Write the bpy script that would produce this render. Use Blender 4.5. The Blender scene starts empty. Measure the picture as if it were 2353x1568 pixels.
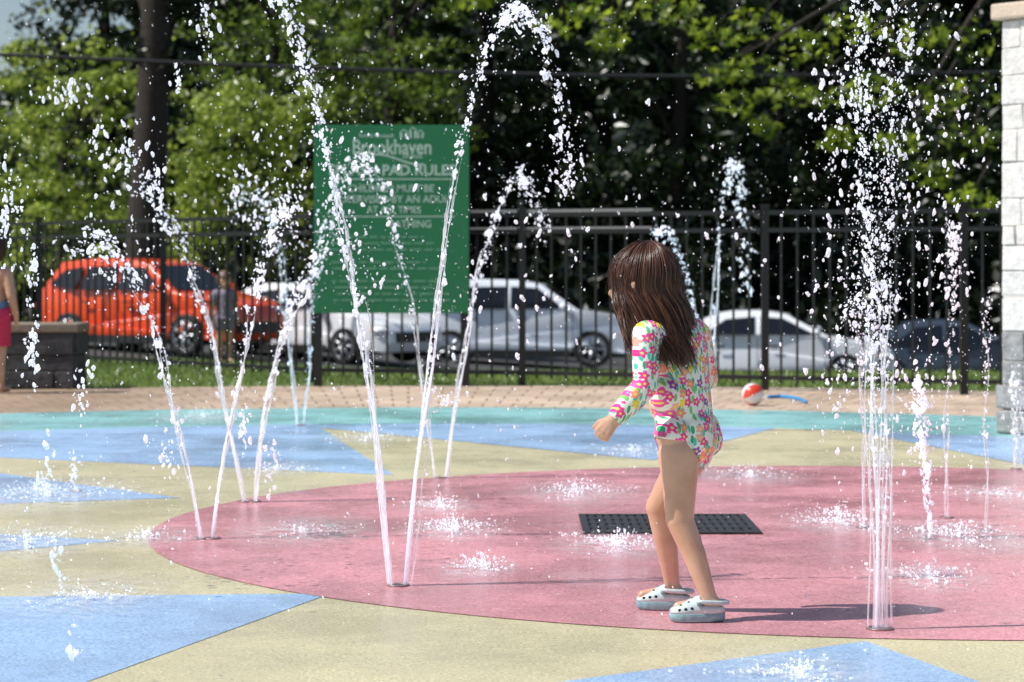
import bpy, bmesh, math, random
import numpy as np
from mathutils import Vector, Matrix
rng = np.random.default_rng(7); random.seed(7)
scn = bpy.context.scene
col = scn.collection
F, H, CX, HY = 5500.0, 0.92, 1176.5, 610.0
def at(px, py, d): return np.array(((px-CX)/F*d, d, H-(py-HY)/F*d))
def gd(px, py):
    d = F*H/(py-HY); return np.array(((px-CX)/F*d, d))
def nrm(v): v = np.asarray(v, float); return v/np.linalg.norm(v)

# ------------------------------------------------------------------ mesh helpers
def mk(name, parts, mat, parent=None, smooth=True, org=None, bevel=None):
    me = bpy.data.meshes.new(name)
    Vs, L, S, T = [], [], [], []; off = 0; nl = 0
    for V, Fc in parts:
        V = np.asarray(V, float).reshape(-1, 3)
        if isinstance(Fc, np.ndarray):
            if len(Fc):
                k = Fc.shape[1]; L.append((Fc+off).ravel()); S.append(np.arange(len(Fc))*k+nl); T.append(np.full(len(Fc), k)); nl += Fc.size
        else:
            for f in Fc:
                L.append(np.array(f)+off); S.append(np.array([nl])); T.append(np.array([len(f)])); nl += len(f)
        Vs.append(V); off += len(V)
    V = np.concatenate(Vs)
    if org is not None: V = V-np.asarray(org)
    L = np.concatenate(L); S = np.concatenate(S); T = np.concatenate(T)
    me.vertices.add(len(V)); me.vertices.foreach_set('co', V.astype(np.float32).ravel())
    me.loops.add(len(L)); me.loops.foreach_set('vertex_index', L.astype(np.int32))
    me.polygons.add(len(S)); me.polygons.foreach_set('loop_start', S.astype(np.int32))
    me.polygons.foreach_set('loop_total', T.astype(np.int32))
    me.polygons.foreach_set('use_smooth', np.full(len(S), bool(smooth)))
    me.update(calc_edges=True); me.validate()
    me.materials.append(mat)
    ob = bpy.data.objects.new(name, me); col.objects.link(ob)
    if parent: ob.parent = parent
    elif org is not None: ob.location = org
    if bevel:
        m = ob.modifiers.new('bevel', 'BEVEL'); m.width = bevel[0]; m.segments = bevel[1]; m.limit_method = 'ANGLE'; m.angle_limit = math.radians(30)
    return ob
def tag(o, label, cat=None, group=None, kind=None):
    o['label'] = label
    if cat: o['category'] = cat
    if group: o['group'] = group
    if kind: o['kind'] = kind
    return o
def empty(name, loc, label, cat, group=None, rot=(0, 0, 0)):
    o = bpy.data.objects.new(name, None); o.location = loc; o.rotation_euler = rot; o.empty_display_size = .1
    col.objects.link(o); return tag(o, label, cat, group)
_ico = {}
def ico(s):
    if s not in _ico:
        bm = bmesh.new(); bmesh.ops.create_icosphere(bm, subdivisions=s, radius=1)
        bm.verts.ensure_lookup_table()
        _ico[s] = (np.array([v.co[:] for v in bm.verts]), np.array([[v.index for v in f.verts] for f in bm.faces])); bm.free()
    return _ico[s]
def ell(c, r, s=3, rot=None):
    V, Fc = ico(s); V = V*np.asarray(r)
    if rot is not None: V = V@np.array(rot).T
    return (V+np.asarray(c), Fc)
def box(x0, x1, y0, y1, z0, z1):
    V = [(x, y, z) for x in (x0, x1) for y in (y0, y1) for z in (z0, z1)]
    return (np.array(V, float), np.array([[0, 1, 3, 2], [4, 6, 7, 5], [0, 4, 5, 1], [2, 3, 7, 6], [0, 2, 6, 4], [1, 5, 7, 3]]))
def hull(p0, r0, p1, r1):
    V, _ = ico(3); bm = bmesh.new()
    for p in np.concatenate([V*r0+p0, V*r1+p1]): bm.verts.new(p)
    g = bmesh.ops.convex_hull(bm, input=bm.verts)
    bmesh.ops.delete(bm, geom=[e for e in bm.verts if not e.link_faces], context='VERTS')
    bm.verts.index_update()
    out = (np.array([v.co[:] for v in bm.verts]), [[v.index for v in f.verts] for f in bm.faces]); bm.free(); return out
def frames(P):
    T = np.gradient(P, axis=0); T /= np.linalg.norm(T, axis=1, keepdims=True)+1e-9
    up = np.array([0, 1.0, 0.01]) if abs(T[:, 1]).mean() < .8 else np.array([0, 0.02, 1.0])
    U = np.cross(T, up); U /= np.linalg.norm(U, axis=1, keepdims=True)+1e-9
    return T, U, np.cross(T, U)
def tube(P, R, k=8, cap=True, flat=1.0):
    P = np.asarray(P, float); n = len(P); R = np.broadcast_to(np.asarray(R, float), (n,))
    T, U, W = frames(P); a = np.linspace(0, 2*math.pi, k, endpoint=False)
    V = P[:, None]+R[:, None, None]*(np.cos(a)[None, :, None]*U[:, None]+flat*np.sin(a)[None, :, None]*W[:, None])
    V = V.reshape(-1, 3); i = np.arange(n-1)[:, None]*k; j = np.arange(k)[None]; j2 = (j+1) % k
    Q = np.stack([i+j, i+j2, i+k+j2, i+k+j], -1).reshape(-1, 4)
    fs = [list(q) for q in Q] if cap else Q
    if cap: fs.append(list(range(k))[::-1]); fs.append([(n-1)*k+q for q in range(k)])
    return (V, fs)
def catmull(P, m=12):
    P = np.asarray(P, float); Q = np.vstack([2*P[0]-P[1], P, 2*P[-1]-P[-2]]); out = []
    for i in range(1, len(Q)-2):
        t = np.linspace(0, 1, m, endpoint=False)[:, None]; a, b, c, d = Q[i-1], Q[i], Q[i+1], Q[i+2]
        out.append(.5*(2*b+(c-a)*t+(2*a-5*b+4*c-d)*t**2+(3*b-a-3*c+d)*t**3))
    return np.vstack(out+[P[-1:]])
def drops(C, R, D, E, sat=True):
    C, R, D, E = map(np.asarray, (C, R, D, E)); out = []
    if sat:
        k = rng.uniform(0, 1, len(C)) < .6; o = rng.normal(0, .75, (k.sum(), 3))+D[k]*rng.normal(0, 1.2, (k.sum(), 1))
        C = np.vstack([C, C[k]+o*R[k][:, None]]); D = np.vstack([D, D[k]]); E = np.concatenate([E*.9, rng.uniform(1, 2.0, k.sum())]); R = np.concatenate([R*.92, R[k]*rng.uniform(.35, .75, k.sum())])
    for s, msk in ((1, R < .0024), (2, R >= .0024)):
        if not msk.any(): continue
        V0, F0 = ico(s); n = msk.sum()
        lob = 1+.22*np.sin(V0[None]@rng.normal(0, 2.2, (n, 3, 1))+rng.uniform(0, 6, (n, 1, 1)))
        V = V0[None]*lob*(1+rng.normal(0, .05, (n, len(V0), 1)))*R[msk][:, None, None]
        d = D[msk][:, None]; V = V+(E[msk][:, None, None]-1)*(V*d).sum(-1, keepdims=True)*d+C[msk][:, None]
        out.append((V.reshape(-1, 3), (F0[None]+len(V0)*np.arange(n)[:, None, None]).reshape(-1, 3)))
    return out
def disc(c, r, z, n=96):
    a = np.linspace(0, 2*math.pi, n, endpoint=False)
    return (np.stack([c[0]+r*np.cos(a), c[1]+r*np.sin(a), np.full(n, z)], 1), [list(range(n))])

# ------------------------------------------------------------------ materials
def nmat(name):
    m = bpy.data.materials.new(name); m.use_nodes = True; nt = m.node_tree
    return m, nt, nt.nodes['Principled BSDF']
def N(nt, typ, **kw):
    n = nt.nodes.new(typ)
    for k, v in kw.items():
        if k in n.inputs.keys(): n.inputs[k].default_value = v
        else: setattr(n, k, v)
    return n
def rgba(c): return (c[0], c[1], c[2], 1)
def math_(nt, op, a, b=None, clamp=False):
    n = nt.nodes.new('ShaderNodeMath'); n.operation = op; n.use_clamp = clamp
    for i, v in enumerate((a, b)):
        if v is None: continue
        if isinstance(v, (int, float)): n.inputs[i].default_value = v
        else: nt.links.new(v, n.inputs[i])
    return n.outputs[0]
def mixc(nt, fac, a, b):
    n = nt.nodes.new('ShaderNodeMix'); n.data_type = 'RGBA'
    for s, v in ((0, fac), (6, a), (7, b)):
        if isinstance(v, tuple): n.inputs[s].default_value = v
        elif isinstance(v, (int, float)): n.inputs[s].default_value = v
        else: nt.links.new(v, n.inputs[s])
    return n.outputs[2]
def ramp(nt, fac, stops, interp='LINEAR'):
    n = nt.nodes.new('ShaderNodeValToRGB'); cr = n.color_ramp; cr.interpolation = interp
    while len(cr.elements) < len(stops): cr.elements.new(.5)
    for e, (p, c) in zip(cr.elements, stops): e.position = p; e.color = rgba(c)
    nt.links.new(fac, n.inputs[0]); return n.outputs[0]
def mat(name, c, rough=.5, metal=0, c2=None, scale=8, bump=0, bscale=80, spec=.5, coat=0):
    m, nt, b = nmat(name)
    b.inputs['Roughness'].default_value = rough; b.inputs['Metallic'].default_value = metal
    b.inputs['Base Color'].default_value = rgba(c); b.inputs['Specular IOR Level'].default_value = spec
    b.inputs['Coat Weight'].default_value = coat
    tc = N(nt, 'ShaderNodeTexCoord')
    if c2:
        n = N(nt, 'ShaderNodeTexNoise', Scale=scale, Detail=6.0, Roughness=.65); nt.links.new(tc.outputs['Object'], n.inputs['Vector'])
        nt.links.new(ramp(nt, n.outputs[0], [(.3, c), (.7, c2)]), b.inputs['Base Color'])
    if bump:
        n = N(nt, 'ShaderNodeTexNoise', Scale=bscale, Detail=4.0); nt.links.new(tc.outputs['Object'], n.inputs['Vector'])
        bp = N(nt, 'ShaderNodeBump', Strength=bump, Distance=.01); nt.links.new(n.outputs[0], bp.inputs['Height']); nt.links.new(bp.outputs[0], b.inputs['Normal'])
    return m
def pad_mat(name, c, wet=.5):
    m, nt, b = nmat(name); tc = N(nt, 'ShaderNodeTexCoord'); o = tc.outputs['Object']
    def noise(s, d=4.0, r=.6):
        n = N(nt, 'ShaderNodeTexNoise', Scale=s, Detail=d, Roughness=r); nt.links.new(o, n.inputs['Vector']); return n.outputs[0]
    fine = noise(110, 4.0, .85); mid = noise(20, 6.0, .7); big = noise(1.1, 7.0, .7)
    dk = tuple(x*.42 for x in c); lt = tuple(min(1, x*1.32+.12) for x in c)
    base = ramp(nt, fine, [(.34, dk), (.48, c), (.66, lt)])
    base = mixc(nt, math_(nt, 'MULTIPLY', ramp(nt, mid, [(.42, (0, 0, 0)), (.7, (1, 1, 1))]), .35), base, rgba(tuple(x*.68 for x in c)))
    w = ramp(nt, big, [(.38, (0, 0, 0)), (.62, (1, 1, 1))])
    base = mixc(nt, math_(nt, 'MULTIPLY', w, .2*wet*2), base, rgba(tuple(x*.66 for x in c)))
    nt.links.new(base, b.inputs['Base Color'])
    nt.links.new(math_(nt, 'SUBTRACT', .42, math_(nt, 'MULTIPLY', w, .30*wet*2)), b.inputs['Roughness'])
    bp = N(nt, 'ShaderNodeBump', Strength=.3, Distance=.004); nt.links.new(fine, bp.inputs['Height']); nt.links.new(bp.outputs[0], b.inputs['Normal'])
    return m
def leaf_mat(name, c1, c2, tr=.45):
    m, nt, b = nmat(name); nt.nodes.remove(b); out = nt.nodes['Material Output']
    g = N(nt, 'ShaderNodeNewGeometry'); cc = ramp(nt, g.outputs['Random Per Island'], [(0, c1), (1, c2)])
    d = N(nt, 'ShaderNodeBsdfDiffuse'); t = N(nt, 'ShaderNodeBsdfTranslucent'); gl = N(nt, 'ShaderNodeBsdfGlossy', Roughness=.35)
    nt.links.new(cc, d.inputs[0]); nt.links.new(cc, t.inputs[0])
    mx = N(nt, 'ShaderNodeMixShader', Fac=tr); nt.links.new(d.outputs[0], mx.inputs[1]); nt.links.new(t.outputs[0], mx.inputs[2])
    m2 = N(nt, 'ShaderNodeMixShader', Fac=.05); nt.links.new(mx.outputs[0], m2.inputs[1]); nt.links.new(gl.outputs[0], m2.inputs[2])
    nt.links.new(m2.outputs[0], out.inputs[0]); return m
def water_mat(name, white, trans, lum=.75):
    m, nt, b = nmat(name); nt.nodes.remove(b); out = nt.nodes['Material Output']
    gl = N(nt, 'ShaderNodeBsdfGlass', Roughness=.02, IOR=1.33)
    d = N(nt, 'ShaderNodeBsdfDiffuse'); d.inputs[0].default_value = (lum*.98, lum*1.0, lum*1.04, 1)
    t = N(nt, 'ShaderNodeBsdfTranslucent'); t.inputs[0].default_value = (lum*.98, lum*1.0, lum*1.04, 1)
    tp = N(nt, 'ShaderNodeBsdfTransparent'); gs = N(nt, 'ShaderNodeBsdfGlossy', Roughness=.18)
    def mx(f, a, bb):
        n = N(nt, 'ShaderNodeMixShader', Fac=f); nt.links.new(a, n.inputs[1]); nt.links.new(bb, n.inputs[2]); return n.outputs[0]
    ad = nt.nodes.new('ShaderNodeAddShader'); nt.links.new(d.outputs[0], ad.inputs[0]); nt.links.new(t.outputs[0], ad.inputs[1])
    w = mx(.22, ad.outputs[0], gs.outputs[0])
    base = mx(white, gl.outputs[0], w)
    nt.links.new(mx(trans, base, tp.outputs[0]), out.inputs[0]); return m
M = {}
M['yellow'] = pad_mat('sand_yellow_surface', (.64, .575, .35), .4)
M['blue'] = pad_mat('sky_blue_surface', (.37, .55, .83), .5)
M['pink'] = pad_mat('rose_surface', (.72, .31, .335), .65)
M['teal'] = pad_mat('teal_surface', (.31, .62, .61), .5)
M['asphalt'] = mat('asphalt', (.05, .05, .052), .85, c2=(.07, .07, .07), scale=30)
M['iron'] = mat('black_iron', (.009, .009, .010), .35)
M['ironlit'] = mat('rail_glint_grey', (.25, .25, .25), .35, metal=.3)  # pale grey paints sun glint on the black rails
M['grate'] = mat('dark_grate', (.022, .022, .024), .55, c2=(.05, .05, .05), scale=40)
M['steel'] = mat('nozzle_steel', (.30, .20, .20), .35, metal=.4)
M['sign'] = mat('sign_green', (.013, .165, .06), .4, c2=(.017, .19, .072), scale=2)
M['signtext'] = mat('sign_lettering', (.45, .62, .52), .5)
M['signfaint'] = mat('sign_small_print', (.12, .33, .20), .5)
M['bark'] = mat('bark', (.04, .03, .022), .9, c2=(.014, .011, .008), scale=9, bump=.6, bscale=14)
M['stone'] = mat('pale_granite', (.82, .80, .76), .85, c2=(.58, .565, .54), scale=18, bump=1.0, bscale=26)
M['stoned'] = mat('darker_granite', (.40, .39, .38), .8, c2=(.20, .20, .20), scale=16, bump=1.0, bscale=26)  # darker grey tone for the lower pillar blocks
M['stonewall'] = mat('shaded_wall_stone', (.09, .09, .095), .9, c2=(.04, .04, .045), scale=10, bump=.8, bscale=22)  # shade on the wall face is put into the stone colour
M['cap'] = mat('tan_capstone', (.66, .54, .42), .8, c2=(.54, .43, .33), scale=12, bump=.4)
M['capdark'] = mat('brown_capstone', (.30, .24, .18), .85, c2=(.20, .165, .13), scale=12, bump=.4)
M['mortar'] = mat('mortar', (.60, .58, .55), .95)
M['mortardark'] = mat('dark_mortar', (.05, .05, .05), .95)
M['tyre'] = mat('tyre_rubber', (.015, .015, .016), .8)
M['rim'] = mat('alloy_rim', (.45, .46, .48), .3, metal=.8)
M['glass'] = mat('dark_window_glass', (.008, .010, .013), .05, spec=.7)
M['lamp'] = mat('lamp_glass', (.75, .77, .8), .12)
M['tail'] = mat('tail_lamp', (.35, .01, .01), .2)
M['amber'] = mat('amber_reflector', (.8, .25, .02), .3)
M['blackplastic'] = mat('black_plastic', (.02, .02, .022), .5)
M['redcar'] = mat('red_paint', (.90, .08, .014), .28, coat=.5)
M['whitecar'] = mat('white_paint', (.92, .93, .95), .25, coat=.6)
M['silvercar'] = mat('pale_blue_paint', (.87, .91, .97), .25, coat=.6)
M['bluecar'] = mat('slate_blue_paint', (.05, .07, .10), .25, coat=.6)
m, nt, b = nmat('child_skin'); tc = N(nt, 'ShaderNodeTexCoord'); n_ = N(nt, 'ShaderNodeTexNoise', Scale=14.0, Detail=3.0); nt.links.new(tc.outputs['Object'], n_.inputs['Vector'])
nt.links.new(ramp(nt, n_.outputs[0], [(.35, (.59, .33, .22)), (.7, (.70, .44, .31))]), b.inputs['Base Color'])
b.inputs['Roughness'].default_value = .28; b.inputs['Subsurface Weight'].default_value = .12; b.inputs['Subsurface Scale'].default_value = .01; b.inputs['Subsurface Radius'].default_value = (1, .4, .2)
M['skin'] = m
M['lips'] = mat('lips', (.45, .14, .12), .4)
M['eye'] = mat('eye_white', (.8, .8, .8), .15)
M['iris'] = mat('brown_iris', (.04, .02, .01), .1)
m, nt, b = nmat('brown_hair'); g = N(nt, 'ShaderNodeNewGeometry')
nt.links.new(ramp(nt, g.outputs['Random Per Island'], [(0, (.026, .010, .006)), (.55, (.065, .025, .013)), (.85, (.13, .052, .025)), (1, (.24, .105, .052))]), b.inputs['Base Color'])
b.inputs['Roughness'].default_value = .30; M['hair'] = m
M['haircap'] = mat('hair_roots', (.03, .012, .007), .5)
# floral fabric
m, nt, b = nmat('floral_fabric'); tc = N(nt, 'ShaderNodeTexCoord'); sx = N(nt, 'ShaderNodeSeparateXYZ'); nt.links.new(tc.outputs['Object'], sx.inputs[0])
u = math_(nt, 'ADD', sx.outputs[0], math_(nt, 'MULTIPLY', sx.outputs[1], .75)); v = sx.outputs[2]
cb = N(nt, 'ShaderNodeCombineXYZ'); nt.links.new(u, cb.inputs[0]); nt.links.new(v, cb.inputs[1])
def vor(scale, vec):
    n = nt.nodes.new('ShaderNodeTexVoronoi'); n.voronoi_dimensions = '2D'; n.inputs['Scale'].default_value = scale; n.inputs['Randomness'].default_value = .85
    nt.links.new(vec, n.inputs['Vector']); return n
def flowers(scale, rad, vec, keepv):
    v1 = vor(scale, vec); sub = N(nt, 'ShaderNodeVectorMath', operation='SUBTRACT'); nt.links.new(vec, sub.inputs[0]); nt.links.new(v1.outputs['Position'], sub.inputs[1])
    s2 = N(nt, 'ShaderNodeSeparateXYZ'); nt.links.new(sub.outputs[0], s2.inputs[0]); ang = math_(nt, 'ARCTAN2', s2.outputs[1], s2.outputs[0])
    sc = N(nt, 'ShaderNodeSeparateColor'); nt.links.new(v1.outputs['Color'], sc.inputs[0])
    pet = math_(nt, 'ADD', rad, math_(nt, 'MULTIPLY', rad*.25, math_(nt, 'COSINE', math_(nt, 'MULTIPLY', ang, 5.0))))
    fl = math_(nt, 'MULTIPLY', math_(nt, 'LESS_THAN', v1.outputs['Distance'], pet), math_(nt, 'GREATER_THAN', sc.outputs[1], keepv))
    ce = math_(nt, 'MULTIPLY', math_(nt, 'LESS_THAN', v1.outputs['Distance'], rad*.33), math_(nt, 'GREATER_THAN', sc.outputs[1], keepv))
    return fl, ce, sc.outputs[0]
fl, ce, rc = flowers(35, .37, cb.outputs[0], .10)
fcol = ramp(nt, rc, [(0, (.95, .04, .30)), (.34, (.98, .30, .18)), (.48, (.93, .70, .05)), (.58, (.34, .06, .46)), (.66, (.95, .08, .38)), (.9, (.98, .42, .34))], 'CONSTANT')
mpb = N(nt, 'ShaderNodeMapping'); mpb.inputs['Location'].default_value = (.37, .21, 0); nt.links.new(cb.outputs[0], mpb.inputs[0])
fl2, ce2, rc2 = flowers(64, .27, mpb.outputs[0], .72)
fcol2 = ramp(nt, rc2, [(0, (.95, .75, .06)), (.25, (.95, .10, .35)), (.6, (.10, .60, .52)), (.8, (.98, .45, .25))], 'CONSTANT')
mp = N(nt, 'ShaderNodeMapping'); mp.inputs['Rotation'].default_value = (0, 0, .7); mp.inputs['Scale'].default_value = (1, .42, 1); nt.links.new(cb.outputs[0], mp.inputs[0])
v2 = vor(85, mp.outputs[0]); lf = math_(nt, 'LESS_THAN', v2.outputs['Distance'], .38)
sc2 = N(nt, 'ShaderNodeSeparateColor'); nt.links.new(v2.outputs['Color'], sc2.inputs[0])
lf = math_(nt, 'MULTIPLY', lf, math_(nt, 'GREATER_THAN', sc2.outputs[0], .28))
lcol = ramp(nt, sc2.outputs[1], [(0, (.03, .42, .17)), (.35, (.08, .58, .44)), (.75, (.20, .55, .12))], 'CONSTANT')
base = mixc(nt, lf, rgba((.86, .85, .76)), lcol); base = mixc(nt, fl2, base, fcol2); base = mixc(nt, fl, base, fcol); base = mixc(nt, ce, base, rgba((.95, .72, .12)))
nt.links.new(base, b.inputs['Base Color']); b.inputs['Roughness'].default_value = .5; M['floral'] = m
M['ruffle'] = mat('pink_ruffle', (.85, .12, .33), .6)
M['clog'] = mat('clog_mint_white', (.68, .75, .73), .3, c2=(.42, .57, .60), scale=45, coat=.4)
M['sole'] = mat('clog_teal', (.14, .30, .34), .4, c2=(.36, .52, .54), scale=45)
M['hole'] = mat('dark_hole', (.02, .02, .02), .8)
M['stream'] = water_mat('water_stream', .38, .38, .85)
M['drop'] = water_mat('water_drop', .52, .16, .84)
M['foam'] = water_mat('water_foam', .7, .15, .75)
m, nt, b = nmat('foam_film'); out = nt.nodes['Material Output']; tc = N(nt, 'ShaderNodeTexCoord')
sub = N(nt, 'ShaderNodeVectorMath', operation='SUBTRACT'); sub.inputs[1].default_value = (.5, .5, 0); nt.links.new(tc.outputs['Generated'], sub.inputs[0])
mul = N(nt, 'ShaderNodeVectorMath', operation='MULTIPLY'); mul.inputs[1].default_value = (2, 2, 0); nt.links.new(sub.outputs[0], mul.inputs[0])
ln = N(nt, 'ShaderNodeVectorMath', operation='LENGTH'); nt.links.new(mul.outputs[0], ln.inputs[0])
n1 = N(nt, 'ShaderNodeTexNoise', Scale=18.0, Detail=8.0, Roughness=.75, Distortion=.6); nt.links.new(tc.outputs['Object'], n1.inputs['Vector'])
fall = math_(nt, 'SUBTRACT', 1.0, ln.outputs['Value'], True)
al = math_(nt, 'MULTIPLY', ramp(nt, n1.outputs[0], [(.38, (0, 0, 0)), (.70, (1, 1, 1))]), math_(nt, 'MULTIPLY', fall, 1.5), True)
al = math_(nt, 'MULTIPLY', al, .85)
b.inputs['Base Color'].default_value = (.88, .89, .91, 1); b.inputs['Roughness'].default_value = .2; nt.links.new(al, b.inputs['Alpha']); M['film'] = m
M['leafbright'] = leaf_mat('sunlit_leaf', (.06, .13, .012), (.66, .76, .14), .5)  # sunlight on the left trees is put into this leaf colour
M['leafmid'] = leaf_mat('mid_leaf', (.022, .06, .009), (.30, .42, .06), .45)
M['leafdark'] = leaf_mat('shaded_leaf', (.005, .012, .004), (.026, .048, .009), .35)  # canopy shade is put into this leaf colour
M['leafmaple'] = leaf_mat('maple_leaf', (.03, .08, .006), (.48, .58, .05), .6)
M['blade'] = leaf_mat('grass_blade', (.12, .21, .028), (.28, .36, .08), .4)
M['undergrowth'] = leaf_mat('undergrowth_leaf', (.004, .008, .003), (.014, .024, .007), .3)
M['ballw'] = mat('ball_white', (.8, .8, .8), .3); M['ballr'] = mat('ball_red', (.7, .06, .03), .3)
M['toyblue'] = mat('toy_blue', (.03, .28, .62), .35)
M['shorts'] = mat('red_shorts', (.62, .02, .09), .7, c2=(.72, .05, .14), scale=30)
M['waist'] = mat('blue_waistband', (.12, .28, .55), .6)
M['dress'] = mat('dusty_dress', (.22, .17, .25), .8, c2=(.3, .25, .3), scale=30)
M['cable'] = mat('cable', (.01, .01, .011), .6)

# ------------------------------------------------------------------ light, world, camera
EL = math.radians(52); hx, hy = nrm((-.985, -.17))
sdir = Vector((hx*math.cos(EL), hy*math.cos(EL), math.sin(EL)))
sl = bpy.data.lights.new('sun', 'SUN'); sl.energy = 5; sl.angle = math.radians(.5); sl.color = (1, .97, .92)
so = bpy.data.objects.new('sun', sl); so.rotation_euler = sdir.to_track_quat('Z', 'Y').to_euler(); col.objects.link(so)
w = bpy.data.worlds.new('World'); scn.world = w; w.use_nodes = True; nt = w.node_tree
sk = nt.nodes.new('ShaderNodeTexSky'); sk.sky_type = 'NISHITA'; sk.sun_disc = False; sk.sun_elevation = EL; sk.sun_rotation = math.atan2(hx, hy) % (2*math.pi)
nt.links.new(sk.outputs[0], nt.nodes['Background'].inputs[0]); nt.nodes['Background'].inputs[1].default_value = .10
cam = bpy.data.cameras.new('camera'); co = bpy.data.objects.new('camera', cam); col.objects.link(co); scn.camera = co
co.location = (0, 0, H); co.rotation_euler = (math.pi/2, 0, 0); cam.lens = F/2353*36; cam.sensor_width = 36; cam.shift_y = -(784-610)/2353
cam.clip_end = 2000; cam.dof.use_dof = True; cam.dof.focus_distance = 6.4; cam.dof.aperture_fstop = 6.3
scn.view_settings.view_transform = 'Standard'

# ------------------------------------------------------------------ ground
def ss(x, a, b): t = np.clip((x-a)/(b-a), 0, 1); return t*t*(3-2*t)
def zlot(X): return -1.05-.07*np.clip(X, 0, 12)+.06*np.clip(-X, 0, 8)
def zfun(X, Y):
    crest = 20.4+3.0*ss(-X, .5, 4); zl = zlot(X)
    z = zl*ss(Y, crest, 31)
    z = z+(-zl)*ss(Y, 56, 66)
    top = 7.5+9*ss(X, -19, -13)
    return z+top*ss(Y, 72, 120)-.014
xs = np.concatenate([np.linspace(-400, -30, 12), np.linspace(-28, 28, 57), np.linspace(30, 400, 12)])
ys = np.concatenate([np.linspace(-60, 16, 20), np.linspace(16.5, 34, 36), np.linspace(35, 130, 64), np.linspace(140, 900, 14)])
X, Y = np.meshgrid(xs, ys); Z = zfun(X, Y); nx = len(xs); ny = len(ys)
i = (np.arange(ny-1)[:, None]*nx+np.arange(nx-1)[None]).ravel()
m, nt, b = nmat('terrain'); tc = N(nt, 'ShaderNodeTexCoord'); sp = N(nt, 'ShaderNodeSeparateXYZ'); nt.links.new(tc.outputs['Object'], sp.inputs[0])
nn = N(nt, 'ShaderNodeTexNoise', Scale=4.0, Detail=8.0); nt.links.new(tc.outputs['Object'], nn.inputs['Vector'])
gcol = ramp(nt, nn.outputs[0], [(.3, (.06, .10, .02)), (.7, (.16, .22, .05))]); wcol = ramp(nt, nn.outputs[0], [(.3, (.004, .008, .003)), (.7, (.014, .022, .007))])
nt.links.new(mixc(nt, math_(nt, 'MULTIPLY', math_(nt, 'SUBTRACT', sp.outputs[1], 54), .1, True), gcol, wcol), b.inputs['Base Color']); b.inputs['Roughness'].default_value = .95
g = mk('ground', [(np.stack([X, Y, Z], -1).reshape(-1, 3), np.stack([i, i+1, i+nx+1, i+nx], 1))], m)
tag(g, 'grassy ground falling to the parking area and rising as a wooded bank', 'ground', kind='structure')
xs = np.linspace(-26, 26, 53); ys = np.linspace(32, 56, 25); X, Y = np.meshgrid(xs, ys); nx = 53
i = (np.arange(24)[:, None]*nx+np.arange(52)[None]).ravel()
g = mk('parking_lot', [(np.stack([X, Y, zfun(X, Y)+.03], -1).reshape(-1, 3), np.stack([i, i+1, i+nx+1, i+nx], 1))], M['asphalt'])
tag(g, 'dark asphalt parking area beyond the black fence', 'parking lot', kind='structure')
PC = np.array((-.4, 9.1)); R1, R2, R3 = 4.8, 6.4, 9.3
def annulus(c, r0, r1, z, n=180):
    a = np.linspace(0, 2*math.pi, n, endpoint=False); cs = np.stack([np.cos(a), np.sin(a)], 1)
    V = np.vstack([np.c_[c+r0*cs, np.full(n, z)], np.c_[c+r1*cs, np.full(n, z)]]); i = np.arange(n); j = (i+1) % n
    return (V, np.stack([i, i+n, j+n, j], 1))
tag(mk('splash_pad', [disc(PC, R1, 0, 180)], M['yellow'], smooth=False), 'sand yellow rubber splash pad surface', 'splash pad', kind='structure')
tag(mk('splash_pad_ring', [annulus(PC, R1, R2, 0)], M['teal'], smooth=False), 'teal band curving round the splash pad', 'splash pad', kind='structure')
m, nt, b = nmat('brick_pavers'); tc = N(nt, 'ShaderNodeTexCoord'); br = nt.nodes.new('ShaderNodeTexBrick')
sub = N(nt, 'ShaderNodeVectorMath', operation='SUBTRACT'); sub.inputs[1].default_value = (PC[0], PC[1], 0); nt.links.new(tc.outputs['Object'], sub.inputs[0])
s2 = N(nt, 'ShaderNodeSeparateXYZ'); nt.links.new(sub.outputs[0], s2.inputs[0])
ln = N(nt, 'ShaderNodeVectorMath', operation='LENGTH'); nt.links.new(sub.outputs[0], ln.inputs[0])
cb = N(nt, 'ShaderNodeCombineXYZ'); nt.links.new(math_(nt, 'MULTIPLY', math_(nt, 'ARCTAN2', s2.outputs[1], s2.outputs[0]), 7.5), cb.inputs[0]); nt.links.new(ln.outputs['Value'], cb.inputs[1])
nt.links.new(cb.outputs[0], br.inputs['Vector'])
br.inputs['Scale'].default_value = 1; br.inputs['Brick Width'].default_value = .22; br.inputs['Row Height'].default_value = .3; br.inputs['Mortar Size'].default_value = .008; br.offset = .5
br.inputs['Color1'].default_value = (.66, .51, .38, 1); br.inputs['Color2'].default_value = (.53, .40, .30, 1); br.inputs['Mortar'].default_value = (.2, .15, .1, 1)
nn = N(nt, 'ShaderNodeTexNoise', Scale=1.2, Detail=6.0); nt.links.new(tc.outputs['Object'], nn.inputs['Vector'])
pc = mixc(nt, math_(nt, 'MULTIPLY', ramp(nt, nn.outputs[0], [(.45, (0, 0, 0)), (.7, (1, 1, 1))]), .5), br.outputs[0], (.22, .15, .09, 1))
sp = N(nt, 'ShaderNodeSeparateXYZ'); nt.links.new(tc.outputs['Object'], sp.inputs[0])
left_brown = math_(nt, 'MULTIPLY', math_(nt, 'SUBTRACT', -1.2, sp.outputs[0]), .6, True)  # pavers turn browner toward the left
nt.links.new(mixc(nt, math_(nt, 'MULTIPLY', left_brown, .6), pc, (.22, .14, .08, 1)), b.inputs['Base Color'])
b.inputs['Roughness'].default_value = .75
tag(mk('path', [annulus(PC, R2, R3, -.004)], m, smooth=False), 'tan brick paver path ringing the splash pad', 'path', kind='structure')
PK = np.array((1.3, 8.41)); RK = 2.55; ZP = .0021
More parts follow.
